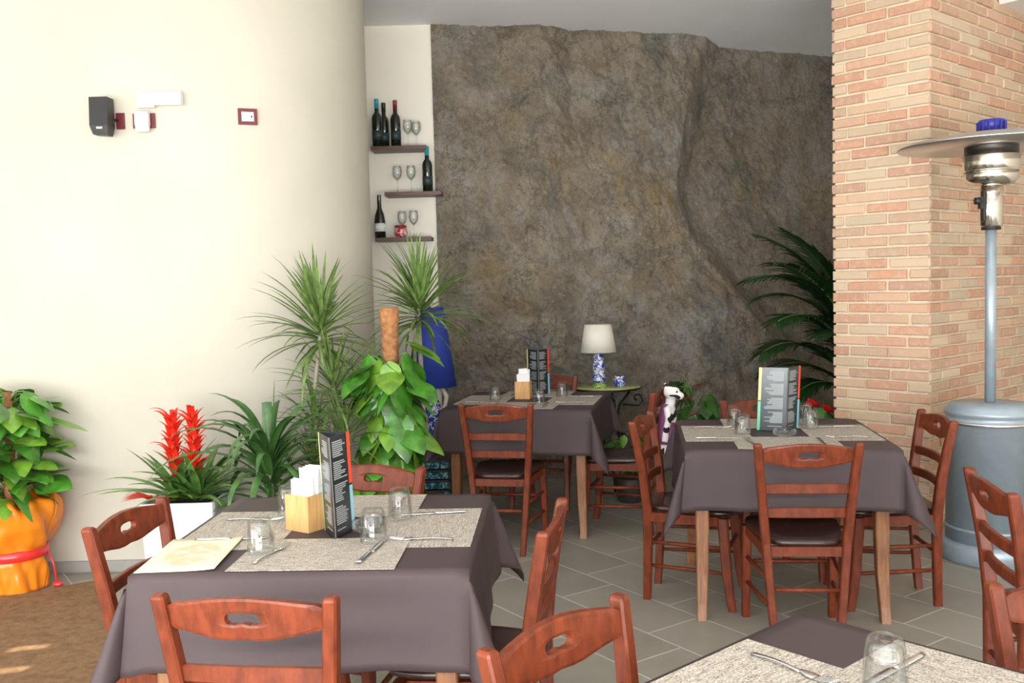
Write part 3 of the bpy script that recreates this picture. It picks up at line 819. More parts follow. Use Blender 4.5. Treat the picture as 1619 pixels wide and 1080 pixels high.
# ------------------------------------------------------------ patio heater
t = thing('patio_heater', 'tall grey and steel gas patio heater by the brick pier', 'patio heater', (2.50,4.95,0))
mb = MB(); mb.lathe([(.245,0),(.252,.004),(.252,.075),(.244,.092),(.225,.10)], n=48); mb.build('base', GREYM, t)
mb = MB(); mb.lathe([(.214,.1),(.214,.72),(.225,.725),(.225,.735),(.216,.74),(.216,.76),(.224,.765),(.222,.785),(.205,.80),(.205,.815),(.03,.822)], n=48); tk = mb.build('tank_housing', GREYM, t)
MB().lathe([(.226,.718),(.231,.722),(.231,.732),(.226,.736)], n=48).build('rim', BRUSH, tk); MB().lathe([(.216,.16),(.220,.165),(.220,.172),(.216,.177)], n=48).build('rim', GREYM, tk)
mb = MB(); Xk = Matrix.Rotation(radians(-114), 4, 'Z'); mb.tube([(.212,0,.175),(.222,0,.175)], .017, 14, X=Xk); mb.build('port', BLACKP, tk)
mb = MB(); mb.lathe([(.027,.82),(.027,1.74)], n=24); mb.build('pole', GREYM, t)
mb = MB(); mb.lathe([(.045,1.735),(.055,1.745),(.055,1.94),(.045,1.945)], n=32); cl = mb.build('control_housing', STEEL, t)
mb = MB(); mb.lathe([(.047,1.722),(.047,1.737)], n=24); mb.build('collar', BLACKP, cl)
mb = MB(); mb.box((-.052,-.022,1.845), (.012,.03,.15)); mb.box((-.062,-.02,1.86), (.02,.03,.06)); mb.build('control_panel', BLACKP, cl)
mb = MB(); mb.tube([(-.07,-.03,1.87),(-.098,-.03,1.87)], .018, 14); mb.build('knob', BLACKP, cl)
mb = MB(); mb.lathe([(.06,1.945),(.105,1.955),(.128,1.985),(.130,2.02)], n=40); mb.lathe([(.132,2.026),(.137,2.03),(.137,2.10),(.13,2.105)], n=40)
mb.lathe([(.133,2.02),(.133,2.03)], n=40); hd = mb.build('burner_head', STEEL, t)
mb = MB(); mb.lathe([(.128,2.10),(.128,2.19)], n=40); mb.build('emitter_screen', M('dark emitter mesh', (.06,.05,.045), .4, metal=.8), hd)
mb = MB(); mb.lathe([(.45,2.150),(.452,2.156),(.40,2.176),(.25,2.203),(.06,2.222),(.0001,2.224),(.0001,2.218),(.06,2.216),(.25,2.196),(.40,2.168)], n=64, close=False); mb.build('reflector', BRUSH, t)
mb = MB(); mb.lathe([(.065,2.222),(.065,2.275),(.060,2.285),(.02,2.288)], n=28)
for k in range(14): mb.box((.066*cos(k*pi/7), .066*sin(k*pi/7), 2.25), (.006,.012,.05), Matrix.Identity(4))
mb.build('top_cap', M('blue cap', (.03,.03,.30), .35), t)

# ------------------------------------------------------------ things on the walls
t = thing('wall_speaker', 'small black loudspeaker mounted on the cream wall', 'speaker', (-2.103,5.02,2.43))
mb = MB()
def spk(u, v):
    pass
mb.add([(-.047,-.05,.098),(.047,-.05,.098),(.047,.035,.098),(-.047,.035,.098),(-.047,-.058,-.05),(.047,-.058,-.05),(.047,.035,-.05),(-.047,.035,-.05),(-.036,-.045,-.092),(.040,-.045,-.098),(.040,.02,-.098),(-.036,.02,-.092)],
   [(0,1,2,3),(0,4,5,1),(1,5,6,2),(2,6,7,3),(3,7,4,0),(4,8,9,5),(5,9,10,6),(6,10,11,7),(7,11,8,4),(8,11,10,9)][::1])
mb.build('cabinet', BLACKP, t)
mb = MB(); mb.add([(-.012,-.0565,-.066),(.018,-.0565,-.066),(.018,-.0585,-.056),(-.012,-.0585,-.056)], [(0,1,2,3)]); q = mb.build('badge', M('badge silver', (.6,.6,.6), .4), t); q['label'] = 'tiny pale badge'
mb = MB(); mb.box((.062,.074,-.008), (.045,.010,.085), bev=.002); q = mb.build('wall_plate', PLATE, t)
mb = MB(); mb.tube([(0,.03,0),(.05,.072,-.005)], .008, 8); mb.build('bracket', BLACKP, t)
t = thing('motion_sensor', 'white motion sensor on a burgundy plate beside the loudspeaker', 'sensor', (-1.915,5.095,2.42))
mb = MB(); mb.box((0,-.004,.0), (.118,.008,.078), bev=.002); mb.build('wall_plate', PLATE, t)
mb = MB(); mb.box((0.0,-.03,.005), (.072,.045,.075), bev=.008); mb.lathe([(.03,-.062),(.036,-.055),(.037,-.03)], (0.0,-.03,0), n=20); mb.build('body', WHITEP, t)
mb = MB(); mb.box((0.008,-.054,-.002), (.035,.003,.004)); mb.build('lens', M('grey green lens', (.3,.42,.36), .3), t)
t = thing('emergency_light', 'white rectangular emergency light above the motion sensor', 'light fitting', (-1.83,5.095,2.525))
mb = MB(); mb.box((-.065,-.018,0), (.09,.034,.082), bev=.004); mb.build('housing', WHITEP, t)
mb = MB(); mb.box((.055,-.024,.004), (.145,.046,.070), bev=.006); mb.build('diffuser', M('milky diffuser', (.80,.80,.86), .4), t)
t = thing('light_switch', 'white switch in a burgundy frame on the curved cream wall', 'switch', (-1.392,5.183,2.443), radians(22))
mb = MB()
for s in (-1, 1): mb.box((s*.041,-.004,0), (.018,.009,.086)); mb.box((0,-.004,s*.034), (.064,.009,.018))
mb.build('frame', PLATE, t)
mb = MB(); mb.box((0,-.005,0), (.064,.008,.050), bev=.001); mb.build('rocker', WHITEP, t)
mb = MB(); mb.box((.020,-.0095,0), (.008,.002,.012)); mb.build('indicator', BLACKP, t)

# ------------------------------------------------------------ shelves, bottles, glasses
def shelf(x0, x1, z, label):
    mb = MB(); mb.box(((x0+x1)/2,7.115,z), (x1-x0,.205,.028), bev=.002); o = mb.build('wall_shelf', SHELFW); tag(o, label, 'shelf', 'three wooden wall shelves')
Z1, Z2, Z3 = 2.520, 2.185, 1.855
shelf(-.995,-.590,Z1,'top dark wooden shelf holding three wine bottles'); shelf(-.905,-.49,Z2,'middle dark wooden shelf reaching over the rock edge'); shelf(-.985,-.572,Z3,'lowest dark wooden shelf with a patterned jar')
def bottle(x, y, z, cap, lab, label, burg=False, h=.315):
    t = thing('wine_bottle', label, 'bottle', (x, y, z+.0145), 0, 'wine bottles on the wall shelves')
    s = h/.31; mb = MB()
    if burg: pr = [(.030,0),(.040,.004),(.041,.12),(.034,.165),(.016,.215),(.0145,.30),(.0155,.303),(.0155,.31)]
    else: pr = [(.030,0),(.037,.004),(.0375,.185),(.032,.205),(.016,.225),(.0145,.30),(.0155,.303),(.0155,.31)]
    mb.lathe([(r, q*s) for r, q in pr], n=24); mb.build('glass_body', BOTTLE, t)
    if cap: mb = MB(); mb.lathe([(.0158,.250*s),(.0158,.309*s),(.0158,.312*s),(.012,.313*s)], n=20); mb.build('capsule', cap, t)
    if lab: mb = MB(); mb.lathe([(.0418 if burg else .0382,.045*s),(.0418 if burg else .0382,.105*s)], n=24); mb.build('label', lab, t)
bottle(-.948,7.06,Z1,TEAL,LABD,'dark wine bottle with a teal capsule, leftmost on the top shelf', h=.345)
bottle(-.907,7.138,Z1,BLACKP,LABD,'dark wine bottle with a black capsule behind the leftmost on the top shelf', h=.33)
bottle(-.815,7.08,Z1,CAPR,LABD,'dark wine bottle with a red capsule on the top shelf', h=.335)
bottle(-.592,7.08,Z2,TEAL,LABD,'dark wine bottle with a teal capsule on the middle shelf', h=.33)
bottle(-.955,7.08,Z3,None,LABW,'black wine bottle with a white label on the lowest shelf', True, h=.315)
mb = MB(); mb.lathe([(.0001,0),(.032,.001),(.033,.003),(.004,.008),(.0035,.085),(.012,.093),(.030,.115),(.037,.145),(.034,.175),(.030,.195),(.0288,.195),(.0325,.175),(.0355,.145),(.0285,.117),(.010,.096),(.0001,.093)], n=28)
wg0 = mb.build('wine_glass', GLASS)
for k, (x, y, z, l) in enumerate([(-.727,7.08,Z1,'beside the red capsule bottle on the top shelf'),(-.672,7.15,Z1,'rightmost on the top shelf'),(-.815,7.08,Z2,'leftmost on the middle shelf'),(-.713,7.08,Z2,'nearest the bottle on the middle shelf'),(-.795,7.13,Z3,'behind the patterned jar on the lowest shelf'),(-.705,7.08,Z3,'right of the patterned jar on the lowest shelf')]):
    g = wg0 if k == 0 else wg0.copy()
    if k: COL.objects.link(g)
    g.location = (x, y, z+.0145); tag(g, 'clear stemmed wine glass '+l, 'wine glass', 'wine glasses on the wall shelves')
t = thing('ceramic_jar', 'small red and white patterned ceramic jar on the lowest shelf', 'jar', (-.80,7.05,Z3+.0145))
mb = MB(); mb.lathe([(.028,0),(.046,.015),(.052,.035),(.046,.06),(.038,.07)], n=28); mb.build('body', MAJR, t)
mb = MB(); mb.lathe([(.042,.07),(.044,.073),(.044,.084),(.040,.087)], n=28); mb.build('rim', CAPR, t)

# ------------------------------------------------------------ lamp table and lamps
t = thing('side_table', 'round tiled side table with scrolled iron legs against the rock', 'side table', (.68,6.90,0))
mb = MB(); mb.lathe([(.0001,.722),(.247,.722),(.252,.728),(.252,.738),(.247,.742),(.0001,.742)], n=48); mb.build('tabletop', MAJRIM, t)
mb = MB(); mb.lathe([(.253,.724),(.257,.730),(.253,.738)], n=48); mb.build('rim', IRON, t)
for k in range(4):
    a = k*pi/2+.12; mb = MB()
    pts = [(.23,0),(.20,.10),(.10,.32),(.06,.45),(.10,.60),(.18,.70)]
    mb.tube([(r*cos(a), r*sin(a), z+.006) for r, z in pts], .009, 8)
    sp = [(.225+ (.055-.0075*i)*cos(.9*i-1.2), .640+(.055-.0075*i)*sin(.9*i-1.2)) for i in range(8)]
    mb.tube([(.12*cos(a), .12*sin(a), .60)]+[(r*cos(a), r*sin(a), z) for r, z in sp], .007, 8); mb.build('leg', IRON, t)
t = thing('table_lamp', 'table lamp with cream shade and blue majolica base by the rock', 'lamp', (.622,6.84,.7425))
mb = MB(); mb.lathe([(.055,0),(.056,.012),(.048,.02),(.040,.03),(.030,.035)], n=28); mb.build('foot', MAJ2, t)
mb = MB(); mb.lathe([(.034,.032),(.046,.045),(.048,.07),(.038,.095),(.036,.105),(.043,.12),(.045,.16),(.035,.19),(.034,.20),(.040,.21),(.036,.235),(.012,.245)], n=28); mb.build('lamp_base', MAJ, t)
mb = MB(); mb.lathe([(.006,.24),(.006,.30)], n=10); mb.build('stem', STEEL, t)
mb = MB(); mb.lathe([(.130,.255),(.096,.452)], n=48); mb.build('lamp_shade', SHADEW, t, solid=.002)
t = thing('ceramic_jar', 'small blue and white majolica jar on the tiled side table', 'jar', (.765,6.79,.7425))
mb = MB(); mb.lathe([(.026,0),(.036,.012),(.042,.035),(.040,.055),(.032,.062),(.034,.080),(.031,.082),(.028,.06),(.036,.05),(.036,.035),(.022,.01),(.0001,.008)], n=28); mb.build('body', MAJ, t)
# blue shade lamp on dark rack
t = thing('display_rack', 'low black rack of glazed tiles beside the far table', 'rack', (-.56,6.55,0))
mb = MB()
for sx in (-1, 1):
    for sy in (-1, 1): mb.box((sx*.11,sy*.11,.24), (.015,.015,.48))
for z in (.03,.10,.17,.24,.31,.47): mb.box((0,0,z), (.235,.235,.012))
mb.build('frame', BLACKP, t)
for i in range(4):
    o = MB().box((-.56+.0,6.55,.0645+.07*i), (.20,.205,.048), bev=.006).build('glazed_tile', [MAJT])
    tag(o, 'blue green glazed tile block, %s in the black rack' % ['lowest','second from the bottom','third from the bottom','topmost'][i], 'tile', 'glazed tiles in the rack')
t = thing('table_lamp', 'tall lamp with blue conical shade and blue ceramic body behind the plants', 'lamp', (-.56,6.55,.4765))
mb = MB(); mb.lathe([(.06,0),(.062,.015),(.035,.03),(.03,.06),(.055,.11),(.062,.16),(.05,.22),(.025,.26),(.022,.30),(.03,.31),(.012,.33)], n=28); mb.build('lamp_base', MAJ, t)
for s in (-1, 1):
    mb = MB(); mb.tube([(s*.052,0,.15),(s*.085,0,.20),(s*.095,0,.26),(s*.075,0,.31),(s*.045,0,.32)], [.010,.014,.018,.014,.008], 10); mb.build('handle', M('ivory ceramic %d' % s, (.72,.66,.55), .3), t)
mb = MB(); mb.lathe([(.168,.335),(.092,.88)], n=56); mb.build('lamp_shade', BLUE, t, solid=.002)

# ------------------------------------------------------------ plush toy on the chair back
t = thing('plush_toy', 'black and white plush animal in purple hanging on a chair back', 'plush toy', (.855,5.60,.0), radians(-17))
mb = MB()
mb.ell((.085,-.01,.845), (.048,.040,.044)); mb.ell((.128,-.02,.825), (.030,.026,.024)); mb.ell((.05,.0,.875), (.014,.022,.026)); mb.ell((.075,.035,.885), (.014,.012,.024))
mb.ell((.075,.0,.79), (.030,.030,.045)); mb.ell((.065,0,.70), (.045,.07,.09))
mb.tube([(.06,-.05,.76),(.075,-.075,.70),(.055,-.075,.62),(.05,-.07,.56)], [.022,.020,.018,.022], 12)
mb.tube([(.06,.05,.76),(.075,.075,.70),(.065,.08,.62)], [.022,.020,.022], 12)
mb.tube([(.055,-.03,.63),(.045,-.035,.55),(.03,-.04,.48)], [.028,.024,.026], 12); mb.tube([(.055,.03,.63),(.045,.035,.55),(.03,.04,.48)], [.028,.024,.026], 12)
b = mb.build('body', COW, t); q = b.modifiers.new('r', 'REMESH'); q.mode = 'VOXEL'; q.voxel_size = .007; q.use_smooth_shade = True
mb = MB(); mb.lathe([(.035,.775),(.052,.74),(.062,.68),(.070,.60),(.075,.545)], (.055,0,0), n=28, sx=.78, sy=1.15); q = mb.build('dress', PURPLE, t, solid=.004)
for s in (-1, 1): mb = MB(); mb.ell((.118,-.012+s*.026,.850), (.006,.006,.007), 8); mb.build('eye', BLACKP, t)

# ------------------------------------------------------------ plants
def heart(t): return (sin(pi*min(1, t*1.0))**.55)*(1.15-.75*t) if 0 < t < 1 else .04
def pothos_foliage(n, rx, z0, z1, size, seed, az0=0, az1=2*pi, spread=0.0, steep=0.0):
    rg = random.Random(seed); mb = MB()
    for i in range(n):
        a = az0+(az1-az0)*rg.random(); z = z0+(z1-z0)*((i+rg.random())/n)
        r = rx*(.45+.35*rg.random())
        ln = size*rg.uniform(.7, 1.25)
        p0 = Vector((cos(a)*.04, sin(a)*.04, z-.02)); p1 = Vector((cos(a)*r, sin(a)*r, z+.03))
        mb.tube([p0, (p0+p1)/2+Vector((0,0,.02)), p1], .0035, 5, mi=1)
        mb.leaf(p1, a+rg.uniform(-.6,.6), rg.uniform(-1.25,-.25)-steep*rg.random()+(spread*rg.random()*3 if spread else 0), ln, ln*.74, droop=rg.uniform(.2,.9), fold=.22, n=8, prof=heart, roll=rg.uniform(-.5,.5), mi=0 if rg.random() < .72 else 2)
    return mb
LEAFL = M('young pothos leaf', (.17,.36,.035), .3, var=.4, vscale=14, coat=.3)
STEMG = M('green stem', (.12,.22,.05), .5)
# left: gift-wrapped pothos
t = thing('potted_pothos', 'large leafy pothos in orange wrapping with a red ribbon at the left edge', 'potted plant', (-2.60,4.835,0))
mb = MB(); mb.lathe([(.10,0),(.115,.005),(.128,.24),(.12,.25),(.0001,.23)], n=28); mb.build('pot', TERR, t)
mb = MB(); rgw = random.Random(4)
def wr(u, v):
    a = 2*pi*u; z = .003+v*.47
    K2 = [(0,.150),(.19,.150),(.215,.148),(.26,.18),(.34,.218),(.40,.222),(.45,.215),(.475,.18)]
    for (za, ra), (zc, rc) in zip(K2, K2[1:]):
        if z <= zc: r = ra+(rc-ra)*(z-za)/(zc-za); break
    pl = (.010 if z < .22 else .022)*sin(a*5+v*7)+.006*sin(a*13+v*9)+.012*noise.noise(Vector((cos(a)*4, sin(a)*4, z*14)))
    if abs(z-.2) < .03: pl *= .3
    return (cos(a)*(r+pl), sin(a)*(r+pl), z + .05*max(0, v-.75)*4*noise.noise(Vector((cos(a)*3, sin(a)*3, 5))))
mb.grid(wr, 110, 26); w = mb.build('gift_wrap', WRAP, t, solid=.001); w['label'] = 'crumpled translucent orange wrap'
mb = MB(); mb.lathe([(.152,.172),(.164,.176),(.164,.222),(.152,.226)], n=60)
mb.tube([(.158,.02,.195),(.19,.02,.12),(.205,.01,.03)], .005, 6); mb.ell((.21,.01,.016), (.026,.02,.015), 8); mb.build('ribbon', RIBBON, t)
pothos_foliage(120, .19, .46, 1.02, .21, 11, spread=.3).build('foliage', [LEAF, STEMG, LEAFL], t)
mb = MB(); mb.lathe([(.03,.25),(.03,1.02)], n=12); mb.build('moss_pole', COIR, t)
# pothos on coir pole, centre left
t = thing('potted_pothos', 'climbing pothos on a coir pole between the dracaenas and the blue lamp', 'potted plant', (-.65,5.05,0))
mb = MB(); mb.lathe([(.11,0),(.13,.01),(.16,.30),(.165,.31),(.15,.31),(.0001,.29)], n=28); mb.build('pot', POTD, t)
mb = MB(); mb.lathe([(.043,.29),(.045,1.30),(.052,1.32),(.052,1.395),(.03,1.40)], n=20); mb.build('moss_pole', COIR, t)
f = pothos_foliage(125, .15, .40, 1.13, .20, 21, steep=.35)
rg = random.Random(9)
for k in range(11):
    a = -pi/2+rg.uniform(-1.1, 1.3); z = rg.uniform(.98, 1.24); sgn = 1 if k % 2 else -1
    f.leaf((sgn*rg.uniform(.05,.14), -.04, z), (0 if sgn > 0 else pi)+rg.uniform(-.9,.2)*sgn, rg.uniform(-.7,.2), .24, .17, droop=.9, prof=heart, n=8, roll=rg.uniform(-.3,.3), mi=0 if k % 3 else 2)
f.build('foliage', [LEAF, STEMG, LEAFL], t)
# dracaenas
def crown(mb, c, n, ln, w, seed, el0=-.5, el1=1.45, droop=.9):
    rg = random.Random(seed)
    for i in range(n):
        a = rg.uniform(0, 2*pi); q = (i+.5)/n; e = el0+(el1-el0)*q**.75
        l = ln*rg.uniform(.8, 1.1)*(1-.15*q)
        mb.leaf((c[0]+rg.uniform(-.015,.015), c[1]+rg.uniform(-.015,.015), c[2]-.10+.14*q), a, e, l, w, droop=droop*rg.uniform(.5,1.5)*(1.35-.9*q), fold=.5, n=8, prof=lambda t: min(1, .5+t*2)*(1-t**3)+.03)
def dracaena(label, loc, heads, canes, seed):
    t = thing('potted_dracaena', label, 'potted plant', loc)
    mb = MB(); mb.lathe([(.10,0),(.12,.01),(.15,.28),(.155,.29),(.14,.29),(.0001,.27)], n=28); mb.build('pot', POTD, t)
    mb = MB(); mb.lathe([(.0001,.275),(.138,.275)], n=24); mb.build('soil', SOIL, t)
    mb = MB()
    for pts, r in canes: mb.tube(pts, r, 10)
    mb.build('cane', CANE, t)
    mb = MB()
    for i, (c, n, ln, w) in enumerate(heads): crown(mb, c, n, ln, w, seed+i)
    mb.build('foliage', DRAC, t)
dracaena('tall thin-leaved dracaena with spiky crown before the curved wall', (-1.02,4.98,0),
   [((.01,0,1.31),92,.46,.021),((.07,.02,1.00),60,.40,.016),((-.02,-.05,.84),36,.30,.014),((.12,-.04,.74),60,.32,.013),((-.03,-.06,.60),46,.26,.013)],
   [([(-.02,0,.27),(-.06,0,.6),(-.03,0,.95),(.02,0,1.3)], [.013,.012,.011,.010]),([(.03,.02,.27),(.05,.02,.7),(.07,.02,.98)], [.012,.011,.010]),([(.0,-.03,.27),(.02,-.04,.5),(-.02,-.05,.8)], [.012,.01,.009]),([(.05,-.03,.27),(.09,-.04,.75)], [.01,.009])], 31)
dracaena('dracaena with upright spiky crown in front of the shelves', (-.55,5.42,0), [((.03,0,1.40),110,.45,.021)], [([(0,0,.27),(.03,0,.8),(.02,0,1.38)], [.016,.014,.013]),([(-.02,0,.27),(-.02,0,.8),(.0,0,1.32)], [.012,.011,.010])], 57)
# strap-leaved plant
t = thing('potted_strap_plant', 'dark green strap-leaved plant arching beside the red bromeliad', 'potted plant', (-1.22,4.66,0))
mb = MB(); mb.lathe([(.10,0),(.12,.01),(.15,.27),(.155,.28),(.14,.28),(.0001,.26)], n=28); mb.build('pot', POTD, t)
mb = MB(); mb.lathe([(.02,.26),(.018,.60)], n=12); mb.build('stem', CANE, t)
mb = MB(); rg = random.Random(77)
sp = lambda t: min(1, .45+t*2.2)*(1-t**4)+.02
for i in range(44):
    q = i/44; a = i*2.4+rg.uniform(-.3,.3)
    mb.leaf((rg.uniform(-.01,.01), rg.uniform(-.01,.01), .52+.16*q), a, .65+.75*q, .64*rg.uniform(.8,1.1)*(1-.2*q), .040, droop=rg.uniform(2.0,3.1)*(1.1-.35*q), fold=.45, n=10, prof=sp)
for i in range(30):
    a = i*2.4; mb.leaf((0,0,.34+.16*i/30), a, rg.uniform(.2,.9), .36, .034, droop=rg.uniform(1.3,2.3), fold=.45, n=9, prof=sp)
mb.leaf((.01,0,.66), .6, 1.50, .42, .020, droop=.05, fold=.5, n=7, prof=sp); mb.leaf((.0,0,.64), 1.8, 1.40, .32, .05, droop=.15, fold=.5, n=7, prof=lambda t: 1); mb.leaf((-.02,0,.62), 2.8, 1.2, .32, .045, droop=.9, fold=.5, n=7, prof=sp)
mb.build('foliage', LEAFD, t)
# bromeliad
t = thing('potted_bromeliad', 'bromeliad with two red flower spikes in a tall white planter', 'potted plant', (-1.655,4.74,0))
mb = MB()
def sq(k, z): return [(k*x, k*y, z) for x, y in ((-1,-1),(-.9,-1.04),(.9,-1.04),(1,-1),(1.04,-.9),(1.04,.9),(1,1),(.9,1.04),(-.9,1.04),(-1,1),(-1.04,.9),(-1.04,-.9))]
rings = [sq(.150,0),sq(.160,.01),sq(.176,.478),sq(.174,.485),sq(.160,.485),sq(.158,.45)]
vs = [p for r in rings for p in r]; n = 12
fs = [(i*n+j, i*n+(j+1) % n, (i+1)*n+(j+1) % n, (i+1)*n+j) for i in range(5) for j in range(n)]+[list(range(n))[::-1], [5*n+j for j in range(n)]]
mb.add(vs, fs, 0, False); mb.build('planter', POTW, t)
mb = MB(); mb.box((0,0,.452), (.30,.30,.01)); mb.build('soil', SOIL, t)
mb = MB(); rg = random.Random(5)
bp_ = lambda t: min(1, .7+t)*(1-t**2.5)+.02
for cx, cy in ((-.045,0),(.055,-.01)):
    for i in range(30):
        q = i/30; a = i*2.39+cx*9
        mb.leaf((cx, cy, .47+.03*q), a, .25+1.0*q+rg.uniform(-.1,.1), .42*rg.uniform(.75,1.1)*(1-.3*q), .044, droop=rg.uniform(.6,1.4)*(1.15-.6*q), fold=.45, n=8, prof=bp_)
mb.leaf((-.06,-.02,.50), pi+.1, .25, .50, .035, droop=.75, n=9, prof=bp_); mb.leaf((.09,-.02,.50), .0, .35, .42, .035, droop=1.1, n=9, prof=bp_); mb.leaf((.1,.02,.50), .15, .9, .38, .045, droop=.2, n=8, prof=bp_)
mb.build('foliage', BROM, t)
for k, (cx, top_) in enumerate(((-.06,.985),(.045,1.0))):
    mb = MB(); mb.tube([(cx,-.01,.47),(cx,-.01,top_-.06)], [.014,.010], 8)
    for i in range(34):
        q = i/34; z = .60+(top_-.10-.60)*q; a = i*2.4+k
        mb.leaf((cx, -.01, z), a, 1.1, (.10+.06*(i % 3 == 0))*(1-.1*q), .038, droop=(1.9 if i % 3 == 0 else 1.0), fold=.4, n=8, prof=lambda t: min(1, .8+t)*(1-t**2)+.02)
    q = mb.build('flower_spike', BRACT, t); q['label'] = 'upright spike of red bracts'
mb = MB()
for i in range(7): mb.leaf((-.14,-.10,.49+.004*i), pi+.5*(i-3)*.35, .35-.05*i, .15, .04, droop=.5, n=6, prof=bp_)
q = mb.build('bract', BRACT, t); q['label'] = 'low red bract at the left of the planter'
# palm behind pier
t = thing('potted_palm', 'dark arching palm half hidden behind the brick pier', 'potted plant', (2.64,7.0,0))
mb = MB(); mb.lathe([(.13,0),(.15,.01),(.19,.36),(.195,.37),(.18,.37),(.0001,.34)], n=28); mb.build('pot', POTD, t)
mb = MB(); rg = random.Random(8); ms = MB()
fr = [(pi*1.02,1.48,1.62,1.75),(pi*.93,1.46,1.40,1.7),(pi*1.06,1.15,1.15,1.7),(pi*.98,1.0,.95,1.6),(pi*1.12,1.38,1.55,1.2),(pi*.85,1.45,1.7,1.1),(pi*1.3,1.2,1.2,1.5),(pi*1.0,1.48,1.60,.9),(pi*.6,1.35,1.5,1.0),(pi*.2,1.3,1.4,1.0),(pi*1.1,.9,.8,1.8),(pi*1.15,1.3,1.35,1.7)]
for az, el, ln, dr in fr:
    ln *= .97; p = Vector((0,0,.46)); e = el; pts = [p.copy()]; n = 44
    for i in range(n):
        d = Vector((cos(az)*cos(e), sin(az)*cos(e), sin(e))); side = Vector((-sin(az), cos(az), 0))
        p = p+d*ln/n; e -= dr/n*(.2+1.7*i/n); pts.append(p.copy())
        tt = i/n
        if tt > .34:
            l = .32*sin(pi*min(1,(tt-.22)/.80)**.85)**.6+.05
            for s in (-1, 1):
                dd = (side*s*.7+d*.75+Vector((0,0,-.12))); a2 = atan2(dd.y, dd.x); e2 = math.asin(max(-1, min(1, dd.normalized().z)))
                mb.leaf(p, a2, e2+.1, l, .034, droop=rg.uniform(.5,1.2), fold=.4, n=5, prof=lambda q: min(1, .4+q*3)*(1-q**3)+.02)
    ms.tube(pts, [.010-.007*i/n for i in range(n+1)], 6)
mb.build('foliage', PALML, t); ms.build('stem', STEMG, t)
# anthurium, poinsettia, low plant
t = thing('potted_anthurium', 'dark leafy plant with a red flower between the tables, near the rock', 'potted plant', (1.25,6.50,0))
mb = MB(); mb.lathe([(.09,0),(.10,.01),(.13,.30),(.12,.31),(.0001,.29)], n=24); mb.build('pot', TERR, t)
f = pothos_foliage(46, .17, .36, .78, .15, 41); f.build('foliage', [LEAFD, STEMG, LEAFD], t)
mb = MB()
for x, y, z in ((-.06,-.16,.71),(.03,-.12,.80),(-.02,-.15,.60)): mb.leaf((x,y,z), -pi/2-.8, .2, .10, .09, droop=.8, n=7, prof=heart, roll=.4)
mb.build('flower', ANTH, t)
t = thing('potted_poinsettia', 'small red flowering plant behind the right-hand table, beside the pier', 'potted plant', (1.97,6.12,0))
mb = MB(); mb.lathe([(.08,0),(.09,.01),(.12,.24),(.11,.25),(.0001,.23)], n=24); mb.build('pot', POTD, t)
pothos_foliage(34, .14, .28, .66, .13, 43).build('foliage', [LEAFD, STEMG, LEAFD], t)
mb = MB(); rg = random.Random(2)
for cx, cz in ((-.05,.70),(.05,.66)):
    for i in range(11): mb.leaf((cx,-.05,cz-.03), i*.6, .2+.25*(i % 4), .07, .045, droop=.5, n=6, prof=bp_)
mb.build('flower', ANTH, t)
t = thing('potted_green_plant', 'low green leafy plant on the floor under the side table', 'potted plant', (.78,6.42,0))
mb = MB(); mb.lathe([(.07,0),(.08,.01),(.10,.16),(.09,.17),(.0001,.15)], n=24); mb.build('pot', POTD, t)
pothos_foliage(30, .14, .18, .46, .13, 45).build('foliage', [LEAF, STEMG, LEAFL], t)

# keep leaves clear of walls, pier and rock
def clear(o):
    bpy.context.view_layer.update()
    Mw = o.matrix_world.copy(); Mi = Mw.inverted()
    for v in o.data.vertices:
        p = Mw @ v.co; q = p.copy()
        if p.x < CX: lim = 5.08
        elif p.x < CX+RR and p.y < 7: lim = CY-sqrt(max(0, (RR+.02)**2-(p.x-CX)**2))
        else: lim = 99
        if p.x < CX+RR+.02 and p.y > lim-.03: q.y = lim-.03-.12*(1-math.exp(-(p.y-lim+.03)/.3))*.2
        if p.x > -.9 and q.y > contour(p.x)-.32: q.y = contour(p.x)-.32
        d = q-C0; a = d.dot(DL); b = d.dot(DR)
        if -.04 < a < WL+.05 and b > -.04: q = q+DL*(WL+.05-a) if a > WL*.4 else q
        if q.z < .004: q.z = .004
        if q != p: v.co = Mi @ q
for o in list(bpy.data.objects):
    if o.type == 'MESH' and o.parent and o.parent.name.startswith('potted_') and o.name.split('.')[0] in ('foliage', 'stem', 'bract'): clear(o)

# ------------------------------------------------------------ coir mat
mb = MB(); pts = [(-2.215,4.895),(-3.4,4.18),(-2.7,2.6),(-1.30,3.10)]
mb.add([(x,y,.001) for x,y in pts]+[(x,y,.014) for x,y in pts], [(0,1,2,3)[::-1],(4,5,6,7),(0,4,7,3),(3,7,6,2),(2,6,5,1),(1,5,4,0)]); o = mb.build('doormat', COIRMAT)
tag(o, 'large brown coir mat on the floor at the lower left', 'mat')

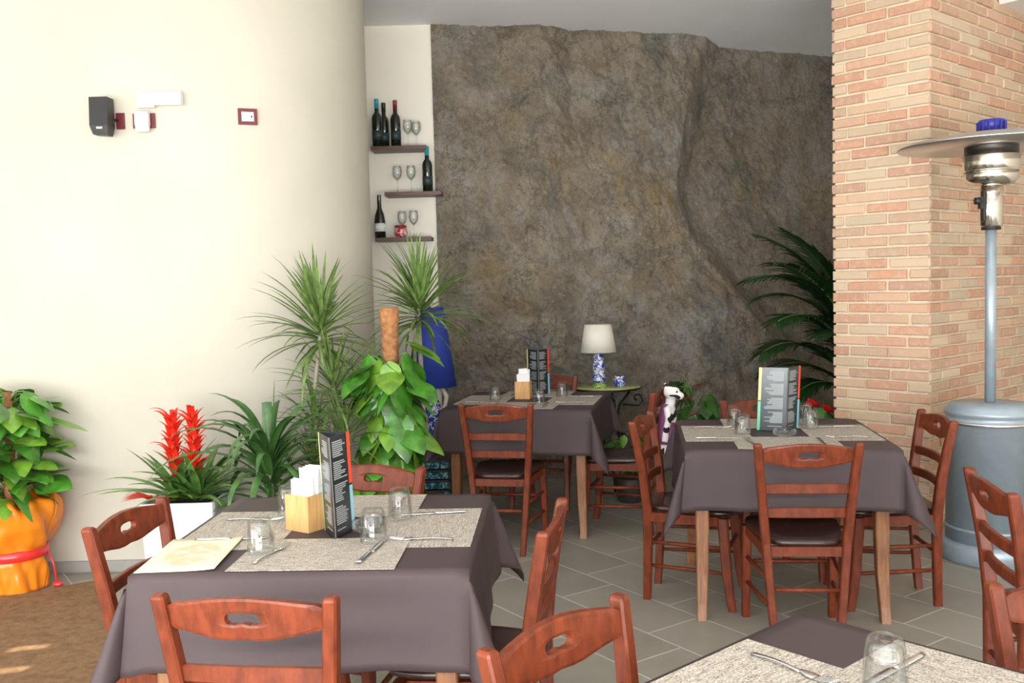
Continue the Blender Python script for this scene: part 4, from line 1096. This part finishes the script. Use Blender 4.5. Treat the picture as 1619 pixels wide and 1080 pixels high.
# ------------------------------------------------------------ light
w = bpy.data.worlds.new('sky'); SC.world = w; w.use_nodes = True; t = w.node_tree; bg = t.nodes['Background']
bg.inputs[0].default_value = (.86,.93,1.0,1); bg.inputs[1].default_value = 3.2
def area(loc, to, sx, sy, e, col=(1,1,1), name='daylight'):
    l = bpy.data.lights.new(name, 'AREA'); l.shape = 'RECTANGLE'; l.size = sx; l.size_y = sy; l.energy = e; l.color = col
    o = bpy.data.objects.new(name, l); COL.objects.link(o); o.location = loc
    o.rotation_euler = (Vector(to)-Vector(loc)).to_track_quat('-Z', 'Y').to_euler(); return o
area((-4.45,.2,1.5), (0,3.2,1.2), 4.6, 2.5, 165, (1,.98,.95), 'left_window_daylight')
area((-1.2,-2.85,1.2), (-.6,4,2.6), 6.0, 2.0, 250, (.98,.98,1.0), 'front_window_daylight')
area((0,-2.75,.25), (0,1.5,3.4), 8.0, .5, 340, (1,.98,.95), 'ceiling_fill')  # fill lamp added low down to brighten the ceiling
area((0,-.06,1.72), (0,6,1.3), .16, .10, 36, (1,.97,.93), 'camera_flash')
sun = bpy.data.lights.new('sun', 'SUN'); sun.energy = 14; sun.angle = .006; sun.color = (1,.93,.80); so = bpy.data.objects.new('sun', sun); COL.objects.link(so)
so.rotation_euler = Vector((.75,.35,-.56)).to_track_quat('-Z', 'Y').to_euler()
# unseen sheet added to block the sun; two gaps cast slivers on the mat
mb = MB(); xs = [-4.62,-5.19,-5.22,-5.33,-5.36,-9]; 
def gap(px, py, wx, wy):
    k = (2.85+.7*(4.6+px))/1.085; return (px-.75*k-wx/2, px-.75*k+wx/2, py-.35*k-wy/2, py-.35*k+wy/2)
g1, g2 = gap(-2.08, 3.975, .075, .05), gap(-2.07, 3.73, .10, .055)
xs = sorted({-4.62, -9.0, g1[0], g1[1], g2[0], g2[1]}); ys = sorted({-9.0, 5.2, g1[2], g1[3], g2[2], g2[3]})
for i in range(len(xs)-1):
    for j in range(len(ys)-1):
        mx_, my_ = (xs[i]+xs[i+1])/2, (ys[j]+ys[j+1])/2
        if any(g[0] < mx_ < g[1] and g[2] < my_ < g[3] for g in (g1, g2)): continue
        zz = lambda x: 2.85-(-4.6-x)*.7
        mb.add([(xs[i],ys[j],zz(xs[i])),(xs[i+1],ys[j],zz(xs[i+1])),(xs[i+1],ys[j+1],zz(xs[i+1])),(xs[i],ys[j+1],zz(xs[i]))], [(0,1,2,3)])
struct(mb.build('sun_blocker', BEAMM))
SC.view_settings.view_transform = 'Standard'; SC.view_settings.look = 'None'; SC.view_settings.gamma = 1; SC.view_settings.exposure = -.06
SC.view_settings.use_curve_mapping = False
SC.cycles.use_denoising = True
SC.cycles.max_bounces = 10; SC.cycles.transmission_bounces = 10; SC.cycles.caustics_refractive = False; SC.cycles.caustics_reflective = False
SC.cycles.sample_clamp_indirect = 8
